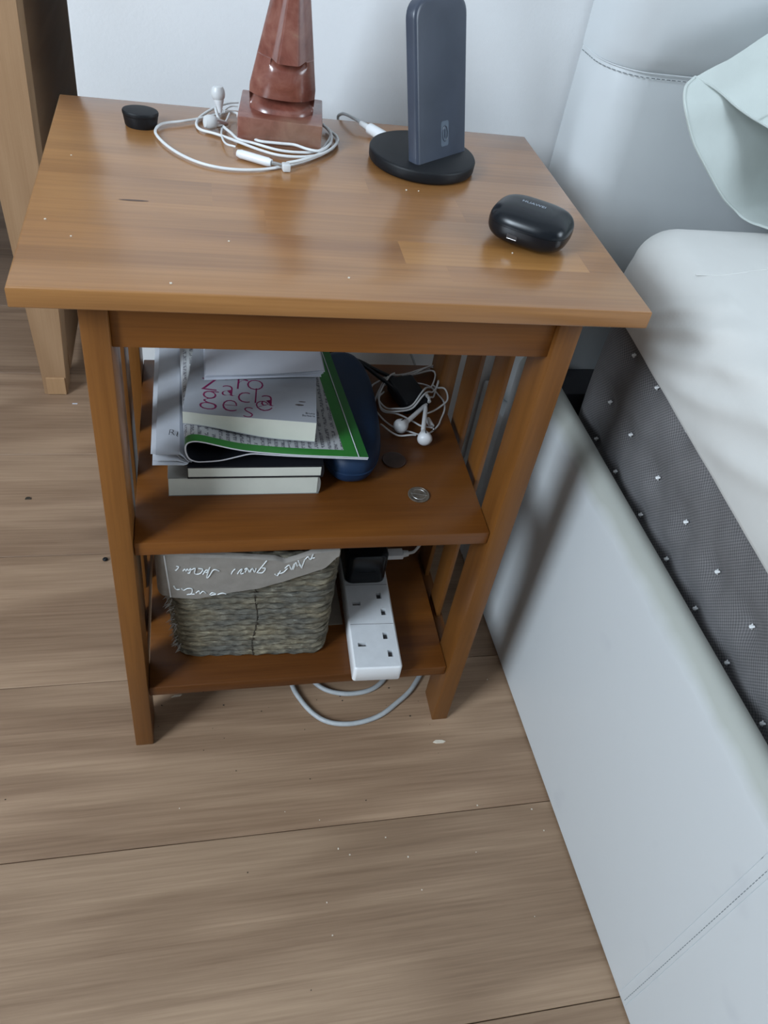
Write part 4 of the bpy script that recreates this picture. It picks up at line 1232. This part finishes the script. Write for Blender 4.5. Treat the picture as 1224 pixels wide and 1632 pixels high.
# black twin-cable adapter
ad = thing('cable_adapter', 'black block with two black cables under the tangled earbuds', 'adapter', (.350, .244, Z1))
bm = bmesh.new(); box(bm, .3340, .3650, .2190, .2700, Z1 + .0004, Z1 + .0180, bev=.003, seg=3, rz=.25)
obj('block', bm, M['black_matt'], ad, smooth=True)
for k, pts in enumerate(BLK):
    bm = bmesh.new()
    P = [Vector((x, y, .352)) for x, y in pts[2:]]
    e = P[-1]
    P = [Vector((.24 + k * .012, .338 + k * .004, .300)), Vector((.245 + k * .010, .332, .345)), Vector((P[0].x - .012, min(.325, P[0].y + .010), .3500))] + P + [Vector((e.x + .005, e.y - .008, .349))]
    P = catmull(P, 8)
    for p in P:
        if p.x < .302 and p.y < .300: p.z = max(p.z, .352)
    tube(bm, P, .0024, 8)
    obj('cord', bm, M['black_matt'], ad, smooth=True)

# two flat discs
for (x, y, r, mt, lb, nm) in ((.3150, .1405, .0128, 'disc_dark', 'flat dark brown disc beside the blue case', 'flat_disc'), (.3312, .0870, .0112, 'coin', 'dull metal coin near the front right of the middle shelf', 'coin')):
    bm = bmesh.new(); lathe(bm, [(0, .0001), (r - .0004, .0001), (r, .0004), (r, .0014), (r - .0004, .0017), (r - .0010, .0017), (r - .0013, .0014), (0, .0014)], 0, 0, 36)
    root = obj(nm, bm, M[mt], None, local=True, smooth=True)
    root.location = (x, y, Z1); setp(root, lb, 'disc' if nm == 'flat_disc' else 'coin')
    if nm == 'coin':
        bm = bmesh.new(); box(bm, -.0085, .0085, -.0002, .0002, .00142, .0018, rz=-.25)
        obj('engraved_line', bm, M['silver'], root, local=True)
        bm = bmesh.new(); tube(bm, [(.0072 * math.cos(a), .0072 * math.sin(a), .0015) for a in [math.radians(q * 12) for q in range(30)]], .00022, 4, closed=True)
        obj('inner_ring', bm, M['silver'], root, local=True)

# ================================================================== BOTTOM SHELF
Z2 = .1091
# rope basket
bs = thing('rope_basket', 'grey seagrass rope basket with folded linen liner on the bottom shelf', 'basket', (.168, .16, Z2))
def bring(z):
    t = (z - Z2) / .19
    x0 = .0895 - .0100 * t; x1 = .2505 - .0020 * t
    y0 = .0700 - .0171 * t; y1 = .2520 + .006 * t
    r = .018
    pts = []
    for cx_, cy_, a0 in ((x1 - r, y0 + r, -90), (x1 - r, y1 - r, 0), (x0 + r, y1 - r, 90), (x0 + r, y0 + r, 180)):
        for k in range(7):
            a = math.radians(a0 + 90 * k / 6); pts.append(Vector((cx_ + r * math.cos(a), cy_ + r * math.sin(a), z)))
    # slight skew seen in the photo
    for p in pts: p.y -= (p.x - .17) * .045
    return pts
def resample(P, n):
    L = [0]
    for i in range(len(P)): L.append(L[-1] + (P[(i + 1) % len(P)] - P[i]).length)
    T = L[-1]; out = []; i = 0
    for k in range(n):
        s = T * k / n
        while L[i + 1] < s: i += 1
        out.append(P[i].lerp(P[(i + 1) % len(P)], (s - L[i]) / max(1e-9, L[i + 1] - L[i])))
    return out, T
random.seed(11)
NR = 18; RR = .0054
for k in range(NR):
    z = Z2 + RR + .0003 + k * .01035
    P, T = resample(bring(z), 240)
    bm = bmesh.new(); rings = []
    tw = 2 * math.pi / .021
    ph = random.uniform(0, 6)
    n = len(P)
    turns = round(T / .021)
    for i, p in enumerate(P):
        d = (P[(i + 1) % n] - P[i - 1]).normalized(); nn = Vector((d.y, -d.x, 0)); up3 = Vector((0, 0, 1))
        jz = .0007 * noise.noise(p * 60 + Vector((0, 0, k * 3.1)))
        a0 = 2 * math.pi * turns * i / n + ph
        ring = []
        for j in range(10):
            a = 2 * math.pi * j / 10
            rr_ = RR * (1 + .13 * math.cos(3 * (a - a0 / 3))) * (1 + .10 * noise.noise(p * 130 + Vector((j * .7, 0, k))))
            ring.append(bm.verts.new(p + nn * (math.cos(a) * rr_) + up3 * (math.sin(a) * rr_ + jz)))
        rings.append(ring)
    # the three lobes advance a third of a turn per wrap: join with matching phase
    for i in range(n):
        A_, C_ = rings[i], rings[(i + 1) % n]
        for j in range(10): bm.faces.new((A_[j], A_[(j + 1) % 10], C_[(j + 1) % 10], C_[j]))
    obj('rope_coil', bm, M['rope'], bs, smooth=True)
bm = bmesh.new()
box(bm, .10, .24, .085, .235, Z2 + .002, Z2 + .008, bev=.002); obj('bottom', bm, M['rope'], bs)
# frayed ends at the front left corner
bm = bmesh.new()
for k in range(150):
    z = Z2 + .004 + random.random() * .185
    t = (z - Z2) / .19
    p = Vector((.0865 - .0100 * t + random.uniform(-.001, .006), .0790 - .0171 * t + random.uniform(-.010, .014), z))
    d = Vector((-random.uniform(.3, 1), -random.uniform(0, .8), random.uniform(-.7, .7))).normalized()
    tube(bm, [p, p + d * .003, p + d * random.uniform(.004, .0075) + Vector((0, 0, -.001))], [.0006, .0005, .0002], 3)
fr = obj('frayed_fibres', bm, M['liner'], bs, kind='stuff')
# dark stitch running up the front
bm = bmesh.new()
P = []
for k in range(60):
    z = Z2 + .003 + k * .0031; t = (z - Z2) / .19
    fy = .0700 - .0171 * t - (.170 - .17) * .045
    P.append((.1700 - .002 * math.sin(k * .2), fy - RR * abs(math.cos((z - Z2 - RR) / .01035 * math.pi)) ** .6 - .0006, z))
tube(bm, P, .0007, 5); obj('stitch', bm, M['crumb_dark'], bs, smooth=True)
# linen liner folded over the front rim
lin = bmesh.new()
def fy_(z): return .061 - .09 * (z - .109)
xb = [p[0] for p in FLAP_EDGE]; 
def flap_bot(x):
    E_ = [(.0740, .2420), (.0804, .2380), (.0858, .2344), (.1096, .2317), (.1452, .2424), (.1679, .2478), (.2016, .2638), (.2347, .2824), (.2443, .3000), (.2560, .3100)]
    for a, c in zip(E_, E_[1:]):
        if a[0] <= x <= c[0]: return a[1] + (c[1] - a[1]) * (x - a[0]) / (c[0] - a[0])
    return E_[0][1] if x < E_[0][0] else E_[-1][1]
def flap_top(x):
    T_ = [(.070, .3100), (.0787, .3095), (.099, .3045), (.1444, .3015), (.1851, .2975), (.1950, .2925), (.2074, .2985), (.2224, .3080), (.256, .3120)]
    for a, c in zip(T_, T_[1:]):
        if a[0] <= x <= c[0]: return a[1] + (c[1] - a[1]) * (x - a[0]) / (c[0] - a[0])
    return .31
def fl(u, v):
    x = .0795 + (.2470 - .0795) * u
    zb, zt_ = flap_bot(x), flap_top(x)
    if v <= .62:
        z = zb + (zt_ - zb) * v / .62
        y = fy_(z) - (x - .17) * .045 - .0005 + .0008 * noise.noise(Vector((x * 60, z * 60, 0)))
    else:
        q = (v - .62) / .38
        a = min(1, q * 3) * math.pi / 2
        z = zt_ - .060 * max(0, q - .15) + .001 * math.sin(a)
        y = fy_(zt_) - (x - .17) * .045 + .006 * math.sin(a) + .012 * q
    return (x, y, z)
grid(lin, fl, 60, 30)
e_ = bmesh.new()
lo = obj('liner', lin, M['liner'], bs, smooth=True)
# side of the liner wrapping the left corner
bm = bmesh.new()
def ls(u, v):
    z = .238 + (.3085 - .238) * v
    a = u * 1.3
    return (.0795 + .008 - .008 * math.cos(0) - .009 * math.sin(a) * .9, fy_(z) + .0041 - .0005 + .016 * (1 - math.cos(a)) + .03 * max(0, u - .6) * 0, z)
grid(bm, ls, 10, 12); obj('liner_corner', bm, M['liner'], bs, smooth=True)
for idx in ([0, 1, 2, 3, 4], [5, 6, 7, 14, 15, 16, 17], [18, 19, 20, 21, 22, 23, 24, 25], [8, 9, 10, 11, 12, 13]):
    bm = bmesh.new()
    for q in idx:
        P = catmull([(x, fy_(z) - (x - .17) * .045 - .0010, z) for x, z in SCRIPT_STROKES[q]], 4)
        tube(bm, P, .00065, 4)
    obj('written_word', bm, M['white_ink'], lo)
bm = bmesh.new(); tube(bm, [(.0812 + .0035 * (1 - k / 20), fy_(.236 + k * .0036) + .0031, .236 + k * .0036) for k in range(20)], .0007, 5)
obj('liner_seam', bm, M['white_cable'], lo, smooth=True)

# brown card lying behind the extension block
cd = obj('brown_card', B(.2560, .2785, .1020, .2500, Z2 + .0002, Z2 + .0022, bev=.0004), M['card'], None)
setp(cd, 'piece of brown card between the rope basket and the socket strip', 'card')

# extension socket strip
ps = thing('socket_strip', 'white four-way extension socket strip jutting over the bottom shelf edge', 'socket strip', (.306, .105, Z2), 0)
v0 = Vector((.2785, .0205)); v1 = Vector((.3337, .0195))
SA = math.radians(-1.5)
shp = -.0  # strip axis: leans slightly to the right going back
Ms = Matrix.Translation((.3060, .0200, Z2)) @ Matrix.Rotation(math.radians(-2.0), 4, 'Z')
def sbox(bm, x0, x1, y0, y1, z0, z1, bev=.0, seg=2):
    t_ = bmesh.new(); box(t_, x0, x1, y0, y1, z0, z1, bev=bev, seg=seg); t_.transform(Ms); return join(bm, t_)
HWs, LS, HS = .0278, .262, .0250
# body made with real recesses for the pin slots: a lower tray plus a slotted top plate
sock = [.0320, .0920, .1520, .2120]
holes = []
for sy in sock:
    holes += [(-.0150, sy + .0010, .0100, .0055), (.0135, sy + .0125, .0060, .0095), (.0160, sy - .0125, .0060, .0095)]
bm = bmesh.new()
xs_c = sorted({-HWs + .002, HWs - .002} | {h[0] - h[2] / 2 for h in holes} | {h[0] + h[2] / 2 for h in holes})
ys_c = sorted({.002, LS - .002} | {h[1] - h[3] / 2 for h in holes} | {h[1] + h[3] / 2 for h in holes})
zt_ = HS; vm = {}
def gv(x, y, z):
    k_ = (round(x, 6), round(y, 6), round(z, 6))
    if k_ not in vm: vm[k_] = bm.verts.new(Ms @ Vector((x, y, z)))
    return vm[k_]
def is_hole(x, y): return any(abs(x - h[0]) < h[2] / 2 and abs(y - h[1]) < h[3] / 2 for h in holes)
for a, c in zip(xs_c, xs_c[1:]):
    for p, q in zip(ys_c, ys_c[1:]):
        if is_hole((a + c) / 2, (p + q) / 2):
            pass
        else:
            bm.faces.new((gv(a, p, zt_), gv(c, p, zt_), gv(c, q, zt_), gv(a, q, zt_)))
for hx, hy, hw_, hh_ in holes:
    x0_, x1_, y0_, y1_ = hx - hw_ / 2, hx + hw_ / 2, hy - hh_ / 2, hy + hh_ / 2
    T_ = [bm.verts.new(Ms @ Vector(q)) for q in ((x0_, y0_, zt_), (x1_, y0_, zt_), (x1_, y1_, zt_), (x0_, y1_, zt_))]
    D_ = [bm.verts.new(Ms @ Vector((q[0], q[1], zt_ - .007))) for q in ((x0_, y0_), (x1_, y0_), (x1_, y1_), (x0_, y1_))]
    for a in range(4): bm.faces.new((T_[a], T_[(a + 1) % 4], D_[(a + 1) % 4], D_[a]))
    bm.faces.new(D_)
obj('socket_plate', bm, M['old_white'], ps)
bm = bmesh.new()
def rr_ring(ins, z, r=.004):
    pts = []
    for sx_, cyy, a0 in ((1, 0 + ins, -90), (1, LS - ins, 0), (-1, LS - ins, 90), (-1, 0 + ins, 180)):
        for k in range(6):
            a = math.radians(a0 + 90 * k / 5)
            yy = cyy + (r if a0 in (-90, 180) else -r)
            pts.append(Ms @ Vector((sx_ * (HWs - ins - r) + r * math.cos(a), yy + r * math.sin(a), z)))
    return pts
loft(bm, [rr_ring(.0012, .0002), rr_ring(0, .0016), rr_ring(0, HS - .0022), rr_ring(.0007, HS - .0008), rr_ring(.002, HS - .0001, .003)], cap=False)
obj('housing', bm, M['white_plastic'], ps, smooth=True)
for y in (.0620, .1220, .1820):
    bm = bmesh.new(); sbox(bm, -HWs + .002, HWs - .002, y - .00025, y + .00025, HS - .0002, HS + .00005)
    obj('joint_line', bm, M['hole'], ps)
for (hx, hy, hw_, hh_) in holes[:9]:
    bm = bmesh.new(); sbox(bm, hx - hw_ / 2 + .0004, hx + hw_ / 2 - .0004, hy - hh_ / 2 + .0003, hy + hh_ / 2 - .0006, HS - .0068, HS - .0045)
    obj('pin_slot', bm, M['hole'], ps)
bm = bmesh.new()
tube(bm, catmull([Ms @ Vector((0, LS - .002, .012)), Ms @ Vector((0, LS + .025, .011)), (.318, .3270, .112), (.322, .345, .060), (.300, .342, .006), (.262, .28, .0035), (.232, .18, .0035), (.222, .105, .0035), (.2335, .066, .0035), (.2560, .0385, .0035), (.2869, .0298, .0035), (.322, .0355, .0035), (.350, .052, .0035), (.380, .078, .0035), (.400, .12, .0035), (.385, .20, .0035), (.33, .25, .0035)], 12), .0031, 10)
tube(bm, catmull([(.33, .25, .0035), (.27, .24, .0035), (.243, .17, .004), (.246, .110, .0035), (.262, .083, .0035), (.295, .0725, .0035), (.330, .0800, .0035), (.352, .110, .0035), (.36, .18, .0035), (.40, .27, .0035), (.42, .36, .0035)], 12), .0031, 10)
obj('mains_flex', bm, M['grey_cable'], ps, smooth=True, label='grey-white cable looping on the floor')

# black charger plugged into the strip
ac = thing('usb_plug', 'black mains charger plugged into the white socket strip', 'charger', (.31, .165, Z2 + HS))
bm = bmesh.new()
ring = lambda z, ins: [(x + .3095, y * 1 + .1740, z) for x, y in rrect(.0500 - 2 * ins, .0610 - 2 * ins, .010, 7)]
loft(bm, [ring(Z2 + HS + .0003, .0012), ring(Z2 + HS + .0018, 0), ring(Z2 + HS + .0440, 0), ring(Z2 + HS + .0470, .002), ring(Z2 + HS + .0476, .005)])
hs_ = obj('housing', bm, M['black_gloss'], ac, smooth=True)
bm = bmesh.new(); box(bm, .2990, .3190, .1430, .1442, Z2 + .0445, Z2 + .0462, bev=.0004)
obj('front_ridge', bm, M['black_matt'], hs_)
uc = thing('usb_cable', 'white USB cable plugged into the side of the black charger', 'cable', (.355, .164, .165))
bm = bmesh.new(); box(bm, .3352, .3560, .1570, .1700, .1610, .1680, bev=.0010, seg=2)
pl_ = obj('plug', bm, M['white_plastic'], uc, smooth=True)
bm = bmesh.new(); tube(bm, [(.3560, .1635, .1645), (.3570, .1635, .1645), (.3630, .1637, .1648)], [.0045, .0045, .0036], 12)
obj('strain_relief', bm, M['white_cable'], uc, smooth=True)
bm = bmesh.new(); tube(bm, catmull([(.3630, .1637, .1648), (.372, .1655, .1675), (.383, .178, .180), (.386, .205, .200), (.380, .26, .195), (.37, .33, .15), (.365, .355, .06), (.355, .36, .004)], 8), .0019, 8)
obj('cord', bm, M['white_cable'], uc, smooth=True)

# ================================================================== FLOOR LITTER
def bit(name, lb, cat, pts, z0, z1, mat, at_):
    bm = bmesh.new(); loft(bm, [[(x, y, z0) for x, y in pts], [(x * .85, y * .85, z1) for x, y in pts]])
    o = obj(name, bm, M[mat], None, local=True); o.location = (at_[0], at_[1], 0); setp(o, lb, cat); return o
bit('wood_splinter', 'pale wood splinter on the floor by the right front leg of the nightstand', 'splinter', [(-.0085, -.001), (-.004, -.0025), (.005, -.002), (.0085, .0004), (.004, .0022), (-.005, .002)], 0, .0012, 'crumb_light', (.3965, -.0037)).rotation_euler = (0, 0, -.1)
bit('felt_pad', 'small dark half-round pad alone on the floor at the left', 'pad', [(-.0045, -.0015), (.0045, -.0015), (.004, .0015), (.0015, .0032), (-.0015, .0032), (-.004, .0015)], 0, .0016, 'crumb_dark', (-.1289, .4452))
o = bmesh.new(); bmesh.ops.create_uvsphere(o, u_segments=14, v_segments=8, radius=.0036); 
for v in o.verts: v.co.z = v.co.z * .6 + .0023
bd = obj('bead', o, M['black_matt'], None, local=True, smooth=True); bd.location = (-.0146, .3188, 0); setp(bd, 'small black bead on the floor left of the nightstand', 'bead')
bit('paper_scrap', 'tiny white scrap on the floor beside the cabinet leg', 'scrap', [(-.004, -.001), (.004, -.001), (.004, .0012), (-.004, .0012)], 0, .0004, 'paper', (-.0840, .672))
bit('wood_chip', 'small pale chip on the floor behind the left front leg of the nightstand', 'splinter', [(-.007, -.0012), (.004, -.0005), (.0065, .0018), (-.003, .0014)], 0, .0010, 'crumb_light', (.0820, .0900))
bm = bmesh.new(); random.seed(5)
for k in range(46):
    x = random.uniform(.06, .42); y = random.gauss(.07, .05)
    if k > 34: x = random.uniform(-.2, .45); y = random.uniform(-.28, .3)
    s = random.uniform(.0003, .0008)
    box(bm, x - s, x + s, y - s * .7, y + s * .7, .00005, s, rz=random.random() * 3)
o = obj('dirt_specks', bm, M['crumb_dark'], None, kind='stuff'); setp(o, 'scattered dark specks of dirt on the wooden floor', 'dirt')
bm = bmesh.new()
for x, y in [(.0215, .205), (.0140, .0930), (.0330, .0700), (.222, .030), (.10, .012), (.140, .075), (.305, .185), (.2940, .1850), (.361, .081)]:
    s = random.uniform(.0005, .0009); box(bm, x - s, x + s, y - s, y + s, H + .00005, H + s, rz=random.random() * 3)
o = obj('table_crumbs', bm, M['crumb_light'], None, kind='stuff'); setp(o, 'tiny pale crumbs scattered on the table top', 'crumbs')
bm = bmesh.new()
for k in range(16):
    x, y = random.uniform(.08, .50), random.uniform(-.22, .09); s = random.uniform(.0004, .0009)
    box(bm, x - s, x + s, y - s, y + s * .6, .00005, s, rz=random.random() * 3)
o = obj('floor_crumbs', bm, M['crumb_light'], None, kind='stuff'); setp(o, 'tiny pale crumbs scattered on the wooden floor', 'crumbs')
